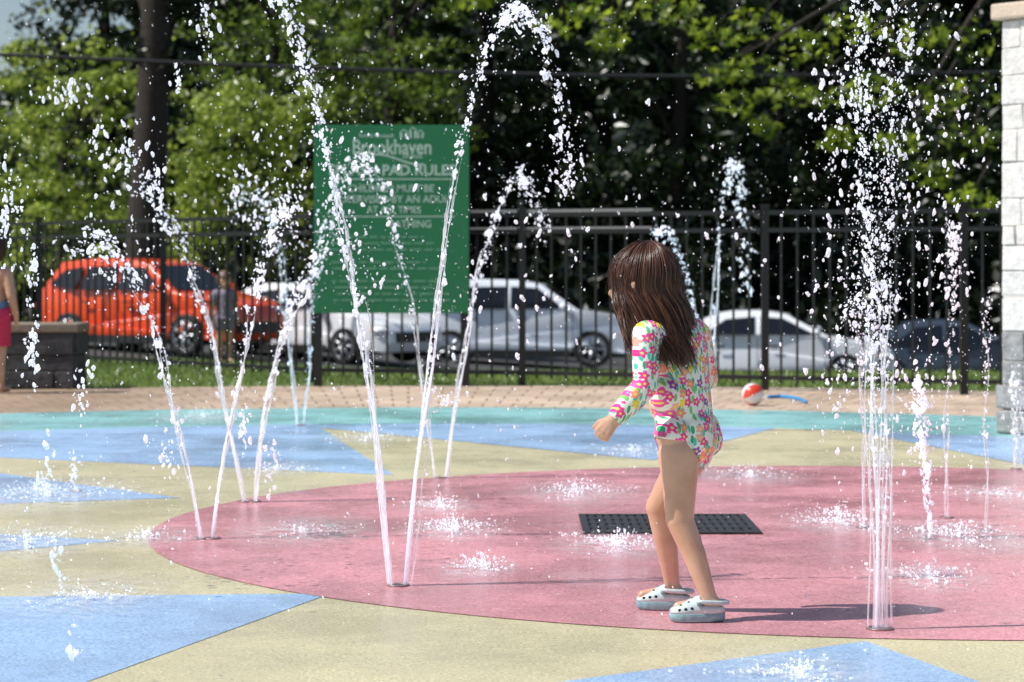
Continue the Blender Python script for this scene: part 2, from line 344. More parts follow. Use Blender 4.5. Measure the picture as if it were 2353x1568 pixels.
tag(mk('splash_pad_circle', [disc(PK, RK, ZP, 180)], M['pink'], smooth=False), 'large rose pink circle on the splash pad', 'splash pad', kind='structure')
def wedge(k, tip, p1, p2, where):
    T, A, B = gd(*tip), gd(*p1), gd(*p2)
    def hit(D):
        d = nrm(D-T); e = T-PC; bb = e@d; return T+d*(-bb+math.sqrt(max(0, bb*bb-(e@e-(R1-.002)**2))))
    a, c = hit(A), hit(B); t0 = math.atan2(*(a-PC)[::-1]); t1 = math.atan2(*(c-PC)[::-1]); dt = (t1-t0+math.pi) % (2*math.pi)-math.pi
    pts = [T]+[PC+(R1-.002)*np.array((math.cos(t0+dt*q), math.sin(t0+dt*q))) for q in np.linspace(0, 1, 30)]
    if dt < 0: pts = pts[:1]+pts[1:][::-1]
    V = np.array([(p[0], p[1], .0008+k*.00018) for p in pts])
    tag(mk('splash_pad_triangle', [(V, [list(range(len(pts)))])], M['blue'], smooth=False), where, 'splash pad', kind='structure')
wedge(0, (905, 1092), (740, 986), (0, 1052), 'blue triangle on the far left of the yellow pad')
wedge(1, (415, 1145), (0, 1088), (0, 1158), 'narrow blue triangle at left edge level with the far pink rim')
wedge(2, (275, 1243), (0, 1228), (0, 1268), 'narrowest blue sliver at left edge pointing at the pink circle')
wedge(3, (760, 1365), (0, 1372), (200, 1568), 'large near blue triangle in the lower left')
wedge(4, (1990, 1475), (1290, 1568), (2250, 1568), 'blue triangle in front of the girl at the bottom edge')
wedge(5, (1500, 1058), (745, 985), (1790, 982), 'blue triangle behind the girl at the far rim')
wedge(6, (2560, 1110), (1985, 996), (2900, 1070), 'blue triangle at far right near the stone pillar')
dr = empty('drain_grate', (*gd(1533, 1208), .0045), 'black square drain grate set in the pink circle behind the girl', 'drain grate')
q = [box(-.305, .305, -.30, -.275, 0, .006), box(-.305, .305, .275, .30, 0, .006), box(-.305, -.28, -.275, .275, 0, .006), box(.28, .305, -.275, .275, 0, .006)]
mk('frame', q, M['grate'], dr, False)
q = [box(x-.009, x+.009, -.275, .275, 0, .0045) for x in np.linspace(-.26, .26, 19)]+[box(-.28, .28, y-.012, y+.012, .0005, .005) for y in (-.14, 0, .14)]
mk('grating', q, M['grate'], dr, False)
mk('sump', [box(-.28, .28, -.275, .275, -.0018, .0005)], M['hole'], dr, False)

# ------------------------------------------------------------------ grass blades
n = 30000; gx = rng.uniform(-5.2, 5.2, n); gy = rng.uniform(16.5, 24, n)
k = (np.hypot(gx-PC[0], gy-PC[1]) > R3+.02) & (gy < 21.2+3*ss(-gx, .5, 4)); gx, gy = gx[k], gy[k]; n = len(gx)
h = rng.uniform(.02, .055, n); a = rng.uniform(0, math.pi, n); wd = .007; ln_ = rng.normal(0, .02, (n, 2)); gz = zfun(gx, gy)
V = np.stack([np.stack([gx-wd*np.cos(a), gy-wd*np.sin(a), gz], 1), np.stack([gx+wd*np.cos(a), gy+wd*np.sin(a), gz], 1), np.stack([gx+ln_[:, 0], gy+ln_[:, 1], gz+h], 1)], 1).reshape(-1, 3)
tag(mk('grass', [(V, np.arange(3*n).reshape(-1, 3))], M['blade'], smooth=False), 'short sunlit lawn grass along the fence', 'grass', kind='stuff')

# ------------------------------------------------------------------ fence
def fpt(px, d): return np.array(((px-CX)/F*d, d))
fp = [fpt(-330, 24.6), fpt(90, 22.3), fpt(375, 20.7), fpt(722, 19.0), fpt(1200, 18.5), fpt(1758, 17.7), fpt(2215, 17.1), fpt(2650, 16.6)]
fe = empty('metal_fence', (fp[0][0], fp[0][1], 0), 'long black metal picket fence between the grass and the parked cars', 'fence'); fo = np.array((fp[0][0], fp[0][1], 0))
def obox(p, q, z0, z1, t):
    d = nrm(q-p); nv = np.array((-d[1], d[0]))*t/2
    V = [(*(e+s*nv), z) for e in (p, q) for s in (-1, 1) for z in (z0, z1)]
    return (np.array(V), box(0, 1, 0, 1, 0, 1)[1])
for a_, b_ in zip(fp[:-1], fp[1:]):
    L_ = np.linalg.norm(b_-a_); d = (b_-a_)/L_; q = []
    for z in (1.31, 1.18, .09): q.append(obox(a_+d*.03, b_-d*.03, z-.016, z+.016, .032))
    k = int(L_/.12)
    for j in range(1, k):
        p = a_+d*L_*j/k; q.append(obox(p-d*.0075, p+d*.0075, .05, 1.30, .0145))
    mk('picket_panel', q, M['iron'], fe, False, fo)
for p in fp:
    mk('post', [box(p[0]-.026, p[0]+.026, p[1]-.026, p[1]+.026, -.05, 1.35), box(p[0]-.032, p[0]+.032, p[1]-.032, p[1]+.032, 1.351, 1.372)], M['iron'], fe, False, fo)
def ipt(a, b, px):
    lo, hi = 0., 1.
    for _ in range(40):
        t = (lo+hi)/2; p = a+(b-a)*t
        if CX+p[0]/p[1]*F < px: lo = t
        else: hi = t
    return a+(b-a)*lo
for z0, z1 in ((1.3275, 1.35), (1.1975, 1.214)):  # added strips along the rails where the sun glints
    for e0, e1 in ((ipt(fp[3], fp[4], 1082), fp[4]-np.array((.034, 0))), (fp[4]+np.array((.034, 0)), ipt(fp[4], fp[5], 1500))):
        r_ = mk('rail_glint', [obox(e0, e1, z0, z1, .04)], M['ironlit'], fe, False, fo); r_['label'] = 'pale strip painted as sun glint on the rail'

# ------------------------------------------------------------------ sign
SD = 18.25; sg = empty('park_sign', (at(900, 600, SD)[0], SD, 0), 'tall green rules sign on posts in front of the black fence', 'sign'); so_ = np.array((at(900, 600, SD)[0], SD, 0))
a_, b_ = at(722, 720, SD), at(1078, 288, SD)
mk('panel', [box(a_[0], b_[0], SD-.012, SD+.012, a_[2], b_[2])], M['sign'], sg, False, so_, (.004, 2))
for px in (730, 1070):
    x = at(px, 0, SD)[0]; mk('post', [box(x-.03, x+.03, SD+.013, SD+.073, -.05, b_[2]-.03)], M['iron'], sg, False, so_)
SF = SD-.0125
def text(s, cx, cy, wpx, hpx=None, bold=.012):
    cu = bpy.data.curves.new('t', 'FONT'); cu.body = s; cu.align_x = 'CENTER'; cu.align_y = 'CENTER'; cu.size = 1; cu.offset = bold; cu.resolution_u = 3
    o = bpy.data.objects.new('t', cu); col.objects.link(o); dg = bpy.context.evaluated_depsgraph_get()
    me = bpy.data.meshes.new_from_object(o.evaluated_get(dg)); V = np.array([v.co[:] for v in me.vertices]); P = [list(p.vertices) for p in me.polygons]
    bpy.data.objects.remove(o)
    lo, hi = V.min(0), V.max(0); sc = F/SD; kx = wpx/sc/(hi[0]-lo[0]); kz = kx if hpx is None else hpx/sc/(hi[1]-lo[1]); c = at(cx, cy, SF)
    V2 = np.stack([c[0]+(V[:, 0]-(lo[0]+hi[0])/2)*kx, np.full(len(V), SF-.001), c[2]+(V[:, 1]-(lo[1]+hi[1])/2)*kz], 1)
    mk('lettering', [(V2, P)], M['signtext'], sg, False, so_)
text('Parks & Recreation', 865, 312, 80, 9); text('Brookhaven', 901, 338, 180, 35, .014); text('GEORGIA', 948, 360, 46, 9)
text('SPLASH PAD RULES', 901, 391, 290, 25, .022)
text('CHILDREN MUST BE', 898, 433, 197, 17, .008); text('SUPERVISED BY AN ADULT', 908, 458, 275, 17, .008); text('AT ALL TIMES', 905, 482, 125, 16, .008); text('BATHING', 943, 515, 95, 17, .008)
def sline(pts, t=2.0):
    P = np.array([at(x, y, SF-.001) for x, y in pts]); Wd = t/2*SD/F
    V = np.vstack([P+(0, 0, Wd), P-(0, 0, Wd)]); n = len(P); return (V, [[i, i+n, i+1+n, i+1] for i in range(n-1)])
tt = np.linspace(0, 1, 20)
mk('logo_swoosh', [sline([(825+150*t, 362-9*math.sin(t*5.2)+8*t) for t in tt], 4)], M['signtext'], sg, False, so_)
hs = []
for hx0, hy0, hw, hh in ((918, 318, 20, 12), (940, 318, 18, 17), (958, 318, 16, 11)):
    hs += [sline([(hx0, hy0-hh), (hx0+hw/2, hy0-hh-8), (hx0+hw, hy0-hh)], 3), sline([(hx0+1, hy0-hh/2), (hx0+hw/3, hy0-hh/2)], hh), sline([(hx0+hw*.66, hy0-hh/2), (hx0+hw-1, hy0-hh/2)], hh)]
mk('logo_houses', hs, M['signtext'], sg, False, so_)
for yr in (412, 498): mk('rule_line', [sline([(755, yr), (1045, yr)], 2.5)], M['signtext'], sg, False, so_)
for yy in np.arange(545, 708, 14.5):
    if int(yy) % 4 == 0: continue
    x = 760+random.uniform(0, 15); xe = random.uniform(960, 1045); sm = []
    while x < xe:
        wl_ = random.uniform(10, 38); sm.append(sline([(x, yy), (min(x+wl_, xe), yy)], 4.2)); x += wl_+6
    mk('small_print_line', sm, M['signfaint'], sg, False, so_)

# ------------------------------------------------------------------ stone pillar, wall, ball
pl = empty('stone_pillar', (3.28, 13.05, 0), 'pale stone block pillar with tan cap at the right edge', 'pillar', rot=(0, 0, math.radians(-50)))
def blocks(x0, x1, y0, y1, z0, z1, hmin, hmax, wmin, wmax, prd=.02):
    q = []; z = z0
    while z < z1-.02:
        h = min(random.uniform(hmin, hmax), z1-z)
        if z1-z-h < .06: h = z1-z
        for side in range(4):
            A, Bq = (x0, x1) if side in (0, 2) else (y0, y1); t = A
            while t < Bq-.01:
                w = random.uniform(wmin, wmax); e = min(t+w, Bq)
                if Bq-e < .07: e = Bq
                pr = prd*random.uniform(.6, 1.3); g_ = .003
                lo, hi = t+g_, e-g_
                if side == 0: bx = box(lo, hi, y0-pr, y0+.05, z+g_, z+h-g_)
                elif side == 2: bx = box(lo, hi, y1-.05, y1+pr, z+g_, z+h-g_)
                elif side == 1: bx = box(x0-pr, x0+.05, lo, hi, z+g_, z+h-g_)
                else: bx = box(x1-.05, x1+pr, lo, hi, z+g_, z+h-g_)
                V = bx[0]+rng.normal(0, .003, (8, 3)); q.append((V, bx[1])); t = e
        z += h
    return q
hw = .42
mk('core', [box(-hw, hw, -hw, hw, .0, 2.26)], M['mortar'], pl, False)
mk('shaft', blocks(-hw, hw, -hw, hw, .56, 2.255, .09, .20, .09, .24, .011), M['stone'], pl, False, None, (.006, 2))
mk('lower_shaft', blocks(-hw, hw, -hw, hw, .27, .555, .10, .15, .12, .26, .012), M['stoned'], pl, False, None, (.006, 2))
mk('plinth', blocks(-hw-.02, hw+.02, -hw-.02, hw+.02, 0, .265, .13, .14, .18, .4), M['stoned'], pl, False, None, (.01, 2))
mk('capstone', [box(-hw-.05, hw+.05, -hw-.05, hw+.05, 2.262, 2.35)], M['cap'], pl, False, None, (.012, 2))
wl = empty('stone_seat_wall', (-4.57, 18.1, 0), 'low stone seat wall with shade-darkened face and brown cap at the left edge', 'wall')
mk('core', [box(-1.5, 1.30, -.22, .22, 0, .40)], M['mortardark'], wl, False)
mk('blockwork', blocks(-1.5, 1.30, -.22, .22, 0, .415, .12, .16, .2, .42), M['stonewall'], wl, False, None, (.008, 2))
mk('capstone', [box(-1.53, 1.335, -.25, .25, .417, .485)], M['capdark'], wl, False, None, (.01, 2))
bx_, by_ = gd(1730, 931)
bl = empty('beach_ball', (bx_, by_, 0), 'small white and red ball on the brick path', 'ball')
V, Fc = ico(4); cen = (V[Fc].mean(1)); an = np.arctan2(cen[:, 1], cen[:, 2])+.5; red = (np.floor(an/(math.pi/3)) % 2 == 0)
Rm = np.array(Matrix.Rotation(1.0, 3, 'X')@Matrix.Rotation(.5, 3, 'Z'))
mk('white_panels', [(V@Rm.T*.073+(0, 0, .07), Fc[~red])], M['ballw'], bl); mk('red_panels', [(V@Rm.T*.073+(0, 0, .07), Fc[red])], M['ballr'], bl)
P = catmull([(*gd(1764, 915), .008), (*gd(1800, 914), .008), (*gd(1832, 919), .008), (*gd(1852, 927), .008)])
tag(mk('pool_noodle', [tube(P, .012, 10)], M['toyblue'], org=P[0]), 'thin blue foam noodle lying on the path beside the ball', 'pool toy')

# ------------------------------------------------------------------ cars
def car(name, label, cat, paint, loc, rz, suv):
    r = empty(name, loc, label, cat, 'cars parked beyond the fence', (0, 0, rz))
    if suv:
        front = [(2.18, .26), (2.27, .45), (2.27, .68), (2.18, .88), (1.85, .99), (1.12, 1.10)]; roof = [(.38, 1.60), (-.1, 1.68), (-.9, 1.70), (-1.72, 1.63)]; rear = [(-2.12, 1.13), (-2.25, .98), (-2.27, .5), (-2.18, .30)]; bt = 1.08; wr = .36
    else:
        front = [(2.22, .22), (2.33, .40), (2.31, .60), (2.2, .74), (1.85, .84), (1.12, .95)]; roof = [(.28, 1.38), (-.2, 1.45), (-.75, 1.44), (-1.05, 1.39)]; rear = [(-1.78, 1.07), (-2.22, 1.03), (-2.33, .82), (-2.33, .45), (-2.22, .27)]; bt = .95; wr = .33
    ar = wr+.05; wxs = (1.38, -1.38); bot = []
    for wx in (-1.38, 1.38):
        bot += [(wx-ar*math.cos(t)*1.0, .25+ar*.95*math.sin(t)) for t in np.linspace(0.08, math.pi-.08, 9)]
    out = front+roof+rear+bot; n = len(out); nf, nr = len(front), len(roof)
    def yw(x, z):
        y = .90-.16*max(0, (abs(x)-1.5)/.8)**2
        if z > bt: y -= (z-bt)*.42
        if z < .45: y -= (.45-z)*.15
        return y
    V = [(x, yw(x, z), z) for x, z in out]+[(x, -yw(x, z), z) for x, z in out]; fs = []
    for i in range(n): fs.append([i, (i+1) % n, n+(i+1) % n, n+i])
    low = list(range(nf))+list(range(nf+nr, n)); up = [nf-1]+list(range(nf, nf+nr))+[nf+nr]
    bm = bmesh.new(); vs = [bm.verts.new(v) for v in V]
    for f in fs: bm.faces.new([vs[i] for i in f])
    for f in (low, up): bm.faces.new([vs[i] for i in f][::-1]); bm.faces.new([vs[n+i] for i in f])
    bmesh.ops.triangulate(bm, faces=[f for f in bm.faces if len(f.verts) > 4]); bmesh.ops.recalc_face_normals(bm, faces=bm.faces)
    me = bpy.data.meshes.new('body'); bm.to_mesh(me); bm.free(); me.materials.append(paint)
    ob = bpy.data.objects.new('body', me); col.objects.link(ob); ob.parent = r
    for p in me.polygons: p.use_smooth = True
    bv = ob.modifiers.new('bevel', 'BEVEL'); bv.width = .05; bv.segments = 3; bv.limit_method = 'ANGLE'; bv.angle_limit = math.radians(24)
    cow, rf, rr, rb = front[-1], roof[0], roof[-1], rear[0]
    def strip(a, b_, t0, t1, inn=.10, off=.015):
        pts = []; d = np.array((b_[0]-a[0], b_[1]-a[1])); nn_ = nrm((-d[1], d[0])); nn_ = nn_*(1 if nn_[1] > 0 else -1)
        for t, sgn in ((t0, 1), (t1, 1), (t1, -1), (t0, -1)):
            x, z = np.array(a)+d*t; pts.append((x+nn_[0]*off, sgn*(yw(x, z)-inn), z+nn_[1]*off))
        return (np.array(pts), [[0, 1, 2, 3]])
    mk('windshield', [strip(cow, rf, .06, .93)], M['glass'], r, False); mk('rear_window', [strip(rb, rr, .12, .9)], M['glass'], r, False)
    zb = bt+.05; zt = (rf[1]-.07); xf0 = cow[0]-.28; xf1 = rf[0]-.06
    def pane(s, pts): return (np.array([(x, s*(yw(x, z)+.012), z) for x, z in pts]), [list(range(len(pts)))])
    xr = rr[0]+.1; xrb = rb[0]+.22
    for s in (1, -1):
        mk('side_window', [pane(s, [(xf0, zb), (xf1, zt), (-.20, zt+.03), (-.20, zb)])], M['glass'], r, False)
        mk('side_window', [pane(s, [(-.30, zb), (-.30, zt+.03), (max(xr, -1.02) if suv else xr+.1, zt+(.02 if suv else -.02)), (-1.12 if suv else -1.25, zb)])], M['glass'], r, False)
        if suv: mk('side_window', [pane(s, [(-1.22, zb), (-1.12, zt+.02), (xr+.05, zt-.04), (xrb, zb+.1)])], M['glass'], r, False)
        mk('headlight', [ell((2.1, s*(yw(2.2, .7)-.1), front[3][1]-.13), (.17, .2, .085), 3)], M['lamp'], r)
        mk('tail_light', [ell((rear[1][0]+.03, s*(yw(2.2, .7)-.12), rear[1][1]-.15), (.09, .2, .1), 2)], M['tail'], r)
        mk('turn_signal', [ell((2.04, s*(yw(2.04, .6)-.005), .62), (.09, .03, .035), 2)], M['amber'], r)
        mk('mirror', [ell((cow[0]-.28, s*(.93+.08), bt+.10), (.09, .12, .075), 2)], paint, r)
        for hx_ in (.05, -.95): mk('door_handle', [box(hx_-.09, hx_+.09, s*.905-.015, s*.905+.015, bt-.17, bt-.14)], M['blackplastic'], r, False)
        for x in (1.0, -.25, -1.1 if suv else -1.15): mk('door_seam', [box(x-.006, x+.006, s*.899-.006, s*.899+.006, .38, bt)], M['blackplastic'], r, False)
        mk('sill_trim', [box(-.95, .95, s*.86-.03, s*.86+.03, .2, .34)], M['blackplastic'], r, False)
        for wx in wxs:
            a = np.linspace(0, 2*math.pi, 33)[:-1]; prof = [(-.10, wr-.10), (-.105, wr-.03), (-.08, wr), (.08, wr), (.105, wr-.03), (.10, wr-.10)]
            V = np.array([(wx+rr_*math.cos(t), s*.81+yy, wr+rr_*math.sin(t)) for t in a for yy, rr_ in prof]); kk = len(prof)
            fs = [[i*kk+j, i*kk+(j+1) % kk, ((i+1) % 32)*kk+(j+1) % kk, ((i+1) % 32)*kk+j] for i in range(32) for j in range(kk)]
            wo = mk('wheel', [(V, fs)], M['tyre'], r)
            sp_ = []
            for q_ in range(7):
                t = q_*2*math.pi/7; c_, s_ = math.cos(t), math.sin(t); bb = box(.02, wr-.10, -.012, .012, -.026, .026)
                Vv = np.stack([wx+bb[0][:, 0]*c_-bb[0][:, 2]*s_, s*(.90)+bb[0][:, 1], wr+bb[0][:, 0]*s_+bb[0][:, 2]*c_], 1); sp_.append((Vv, bb[1]))
            t = np.linspace(0, 2*math.pi, 25); P = np.stack([wx+(wr-.105)*np.cos(t), np.full(25, s*.895), wr+(wr-.105)*np.sin(t)], 1)
            sp_ += [tube(P, .018, 6), ell((wx, s*.91, wr), (.05, .02, .05), 2)]
            mk('rim', sp_, M['rim'], wo)
            dk = np.array([(wx+(wr-.1)*math.cos(u_), s*.86, wr+(wr-.1)*math.sin(u_)) for u_ in a]); mk('brake_disc', [(dk, [list(range(32))])], M['hole'], wo, False)
    mk('grille', [box(2.2, 2.34, -.55, .55, .40, .58)], M['blackplastic'], r, False)
    mk('underbody', [box(-2.0, 2.0, -.72, .72, .19, .34), box(-1.8, 1.8, -.70, .70, .34, .62)], M['blackplastic'], r, False)
    return r
def carpos(px, d): x = (px-CX)/F*d; return (x, d, float(zlot(np.array(x)))+.016)
car('parked_suv', 'bright red sport utility vehicle parked behind the left of the fence', 'car', M['redcar'], carpos(365, 43), math.radians(-33), True)
car('parked_car', 'white sedan with its nose and wheel showing under the green sign', 'car', M['whitecar'], (-3.55, 44.3, float(zlot(np.array(-3.0)))+.016), math.radians(-38), False)
car('parked_suv', 'pale blue white sport utility vehicle between the sign and the girl', 'car', M['silvercar'], carpos(1205, 47), math.radians(-5), True)
car('parked_car', 'white sedan parked low behind the fence right of the girl', 'car', M['whitecar'], carpos(1775, 45.5), math.radians(-8), False)
car('parked_car', 'dark slate sedan at the far right behind the water column', 'car', M['bluecar'], carpos(2190, 52), math.radians(-6), False)

# ------------------------------------------------------------------ trees
def rand_frames(n, updown=.5):
    nv = rng.normal(0, 1, (n, 3)); nv[:, 2] += updown; nv /= np.linalg.norm(nv, axis=1, keepdims=True)
    u = np.cross(nv, rng.normal(0, 1, (n, 3))); u /= np.linalg.norm(u, axis=1, keepdims=True); return nv, u, np.cross(nv, u)
def leaves(C, size):
    n = len(C); nv, u, v = rand_frames(n); s = size*rng.uniform(.6, 1.35, n)[:, None]
    V = np.stack([C-u*s, C+v*s*.42+nv*s*.1, C+u*s, C-v*s*.42+nv*s*.1], 1).reshape(-1, 3); return (V, np.arange(4*n).reshape(-1, 4))
def star_leaves(C, size):
    n = len(C); nv, u, v = rand_frames(n, .8); s = size*rng.uniform(.7, 1.25, n)[:, None]; V = []
    for ang_, rad in ((-90, .25), (-40, .75), (-18, .42), (18, 1.0), (48, .5), (90, 1.15), (132, .5), (162, 1.0), (198, .42), (220, .75)):
        t = math.radians(ang_); V.append(C+s*rad*(math.cos(t)*u+math.sin(t)*v)+nv*s*rad*rad*-.12)
    return (np.stack(V, 1).reshape(-1, 3), np.arange(10*n).reshape(-1, 10))
def clump_leaves(cl, n_each, flat=.7):
    out = []
    for c, r_ in cl:
        n = int(n_each*rng.uniform(.7, 1.3)); p = rng.normal(0, 1, (n, 3)); p /= np.linalg.norm(p, axis=1, keepdims=True); p *= rng.uniform(.25, 1, (n, 1))**.5
        p[:, 2] *= flat; out.append(c+p*r_)
    return np.vstack(out)
def tree(name, label, x, d, tr, th, crown, ncl, rcl, nl, size, lm, group, lean=0.0, limbs=10, loose=False):
    zb = float(zfun(np.array(x), np.array(d))); o = np.array((x, d, zb)); r = empty(name, o, label, 'tree', group)
    cx_, cy_, cz_, rx, ry, rz = crown; cl = []
    for _ in range(ncl):
        if loose:
            p = rng.uniform(-1, 1, 3)*(1, 1, 1); p = p*(.75+.5*rng.uniform()); sc_ = rng.uniform(.35, 1.7)
        else:
            p = rng.normal(0, 1, 3); p = p/np.linalg.norm(p)*rng.uniform(.3, 1)**.5; sc_ = rng.uniform(.6, 1.3)
        cl.append((np.array((cx_+p[0]*rx, cy_+p[1]*ry, cz_+p[2]*rz)), rcl*sc_))
    t = np.linspace(0, 1, 14); P = np.stack([x+lean*t+.12*np.sin(t*5+x), d+.1*np.cos(t*4), zb-.1+th*t], 1)
    q = [tube(P, tr*(1-.6*t)+tr*.5*np.exp(-t*25), 12)]
    for c, rr_ in random.sample(cl, min(limbs, len(cl))):
        hz = min(.9, max(.25, (c[2]-zb-1.0)/th)); b0 = P[int(hz*13)]; mid = (b0+c)/2+(0, 0, .25)
        q.append(tube(catmull([b0, mid, c], 5), np.linspace(tr*.35, .02, 11), 6))
    C_ = clump_leaves(cl, nl, .5 if loose else .7)
    if loose: C_ = np.vstack([C_, np.array((cx_, cy_, cz_))+rng.normal(0, .62, (ncl*12, 3))*(rx, ry, rz)])
    C_ = C_[C_[:, 2] > zb+.2]
    mk('trunk', q, M['bark'], r, True, o); mk('crown', [leaves(C_, size)], lm, r, False, o)
WD = 'trees of the wood behind the cars'
def xp(px, d): return (px-CX)/F*d
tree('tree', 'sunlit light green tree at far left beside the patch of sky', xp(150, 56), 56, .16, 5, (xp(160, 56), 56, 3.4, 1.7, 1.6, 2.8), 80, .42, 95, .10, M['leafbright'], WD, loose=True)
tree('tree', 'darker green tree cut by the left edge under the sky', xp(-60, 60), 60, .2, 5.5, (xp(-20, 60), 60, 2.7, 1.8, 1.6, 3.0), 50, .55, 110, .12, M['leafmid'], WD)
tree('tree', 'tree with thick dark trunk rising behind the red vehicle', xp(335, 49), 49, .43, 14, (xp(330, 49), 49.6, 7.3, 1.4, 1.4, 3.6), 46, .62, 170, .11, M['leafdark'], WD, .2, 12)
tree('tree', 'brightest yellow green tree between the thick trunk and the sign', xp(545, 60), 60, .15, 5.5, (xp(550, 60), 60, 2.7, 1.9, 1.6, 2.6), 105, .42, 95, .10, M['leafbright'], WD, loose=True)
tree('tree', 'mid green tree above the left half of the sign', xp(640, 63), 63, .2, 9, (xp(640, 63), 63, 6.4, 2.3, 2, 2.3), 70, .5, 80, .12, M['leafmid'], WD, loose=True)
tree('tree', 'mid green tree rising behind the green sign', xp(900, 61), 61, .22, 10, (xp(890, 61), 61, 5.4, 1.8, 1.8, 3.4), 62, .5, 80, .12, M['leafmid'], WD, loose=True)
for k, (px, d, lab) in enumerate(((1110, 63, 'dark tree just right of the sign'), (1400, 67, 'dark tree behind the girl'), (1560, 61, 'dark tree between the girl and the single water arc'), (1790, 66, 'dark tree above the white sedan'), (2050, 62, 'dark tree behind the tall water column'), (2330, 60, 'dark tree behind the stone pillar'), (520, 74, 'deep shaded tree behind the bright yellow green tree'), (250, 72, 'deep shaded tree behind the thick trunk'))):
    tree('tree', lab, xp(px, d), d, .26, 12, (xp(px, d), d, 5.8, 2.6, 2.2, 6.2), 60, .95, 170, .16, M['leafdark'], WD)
o = np.array((7.6, 31, float(zfun(np.array(7.6), np.array(31.0))))); r = empty('maple_tree', o, 'maple tree whose bright leafy branches hang in from the upper right', 'tree')
cl = []
for px, py, rp in ((1090, -10, 60), (1180, -60, 70), (1290, 40, 75), (1400, 20, 80), (1400, 90, 50), (1540, 20, 80), (1640, 80, 70), (1650, 170, 55), (1740, 60, 85), (1730, 160, 70), (1690, 240, 60), (1800, 210, 70), (1850, 110, 80), (1890, 220, 60), (1960, 60, 80), (1760, 290, 45), (1930, 320, 55), (2000, 210, 80), (2060, 330, 60), (2090, 90, 90), (2160, 220, 85), (2140, 400, 60), (2230, 320, 75), (2240, 90, 90), (2230, 460, 60), (2330, 200, 100), (2420, 340, 110), (1600, -80, 120), (1850, -100, 130), (2100, -120, 140), (2350, -80, 140)):
    dd = 30+rng.normal(0, .8); cl.append((at(px, py, dd), rp/183.))
t = np.linspace(0, 1, 14); P = np.stack([7.6-.8*t, 31-.4*t, o[2]-.1+9*t], 1); q = [tube(P, .28*(1-.6*t), 12)]
for tx, py in ((1100, -40), (1450, 20), (1700, 130), (1900, 160), (2100, 250)):
    e = at(tx, py, 30); b0 = P[9]; q.append(tube(catmull([b0, (b0*.6+e*.4)+(0, 0, .7), e], 8), np.linspace(.10, .015, 17), 6))
for c, rr_ in cl:
    e = c+(rng.normal(.3, .2), 0, .45); q.append(tube(np.array([e, (c+e)/2+(0, 0, .05), c]), [.02, .014, .006], 5))
mk('trunk', q, M['bark'], r, True, o); mk('crown', [star_leaves(clump_leaves(cl, 48, .55), .085)], M['leafmaple'], r, False, o)
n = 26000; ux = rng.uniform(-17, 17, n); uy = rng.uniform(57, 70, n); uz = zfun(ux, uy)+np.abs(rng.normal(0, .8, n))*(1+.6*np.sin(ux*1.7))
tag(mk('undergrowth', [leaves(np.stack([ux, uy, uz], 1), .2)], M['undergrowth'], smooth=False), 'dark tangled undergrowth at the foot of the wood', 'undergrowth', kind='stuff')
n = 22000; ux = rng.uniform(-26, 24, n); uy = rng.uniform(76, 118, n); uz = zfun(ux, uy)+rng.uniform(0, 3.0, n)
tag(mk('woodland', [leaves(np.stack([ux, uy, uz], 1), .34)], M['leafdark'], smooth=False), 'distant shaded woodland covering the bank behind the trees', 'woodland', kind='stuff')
P = catmull([at(-400, 112, 42), at(0, 126, 42), at(600, 152, 42), at(1200, 170, 42), at(1700, 175, 42), at(2700, 160, 42)], 16)
tag(mk('overhead_cable', [tube(P, .033, 8)], M['cable'], org=P[0]), 'black overhead cable sagging across the trees', 'cable')

# ------------------------------------------------------------------ people
def fuse(parts, voxel, it):
    ob = mk('tmp', parts, M['skin']); r_ = ob.modifiers.new('r', 'REMESH'); r_.mode = 'VOXEL'; r_.voxel_size = voxel
    s = ob.modifiers.new('s', 'SMOOTH'); s.factor = .5; s.iterations = it
    dg = bpy.context.evaluated_depsgraph_get(); me = bpy.data.meshes.new_from_object(ob.evaluated_get(dg)); bpy.data.objects.remove(ob)
    nv = len(me.vertices); V = np.empty(nv*3, np.float32); me.vertices.foreach_get('co', V); V = V.reshape(-1, 3).astype(float)
    Nn = np.empty(nv*3, np.float32); me.vertices.foreach_get('normal', Nn); Nn = Nn.reshape(-1, 3).astype(float)
    return V, [list(p.vertices) for p in me.polygons], Nn
def classify(V, bones):
    best = np.full(len(V), 1e9); lab = np.zeros(len(V), int); tt_ = np.zeros(len(V))
    for k, (nm, p0, r0, p1, r1) in enumerate(bones):
        d = p1-p0; L2 = max(d@d, 1e-9); t = np.clip((V-p0)@d/L2, 0, 1); ds = np.linalg.norm(V-(p0+t[:, None]*d), axis=1)-(r0+(r1-r0)*t)
        m_ = ds < best; best[m_] = ds[m_]; lab[m_] = k; tt_[m_] = t[m_]
    return np.array([b_[0] for b_ in bones])[lab], tt_
from collections import Counter, defaultdict
def cloth(V, Fc, Nn, keep, off):
    fs = [f for f in Fc if all(keep[i] for i in f)]; used = sorted({i for f in fs for i in f}); mp_ = {i: k for k, i in enumerate(used)}
    V2 = V[used]+Nn[used]*(off if np.isscalar(off) else off[used][:, None]); fs2 = [[mp_[i] for i in f] for f in fs]
    ec = Counter()
    for f in fs2:
        for a_, b_ in zip(f, f[1:]+f[:1]): ec[(min(a_, b_), max(a_, b_))] += 1
    nb = defaultdict(list)
    for (a_, b_), c in ec.items():
        if c == 1: nb[a_].append(b_); nb[b_].append(a_)
    for _ in range(10):
        W = V2.copy()
        for k, l in nb.items():
            if len(l) == 2: W[k] = .5*V2[k]+.25*(V2[l[0]]+V2[l[1]])
        V2 = W
    return V2, fs2
GD = 6.25; GX = .481; GZ = .004
girl = empty('person', (GX, GD, GZ), 'young child with long hair in floral swimsuit and clogs walking across the pink circle', 'person')
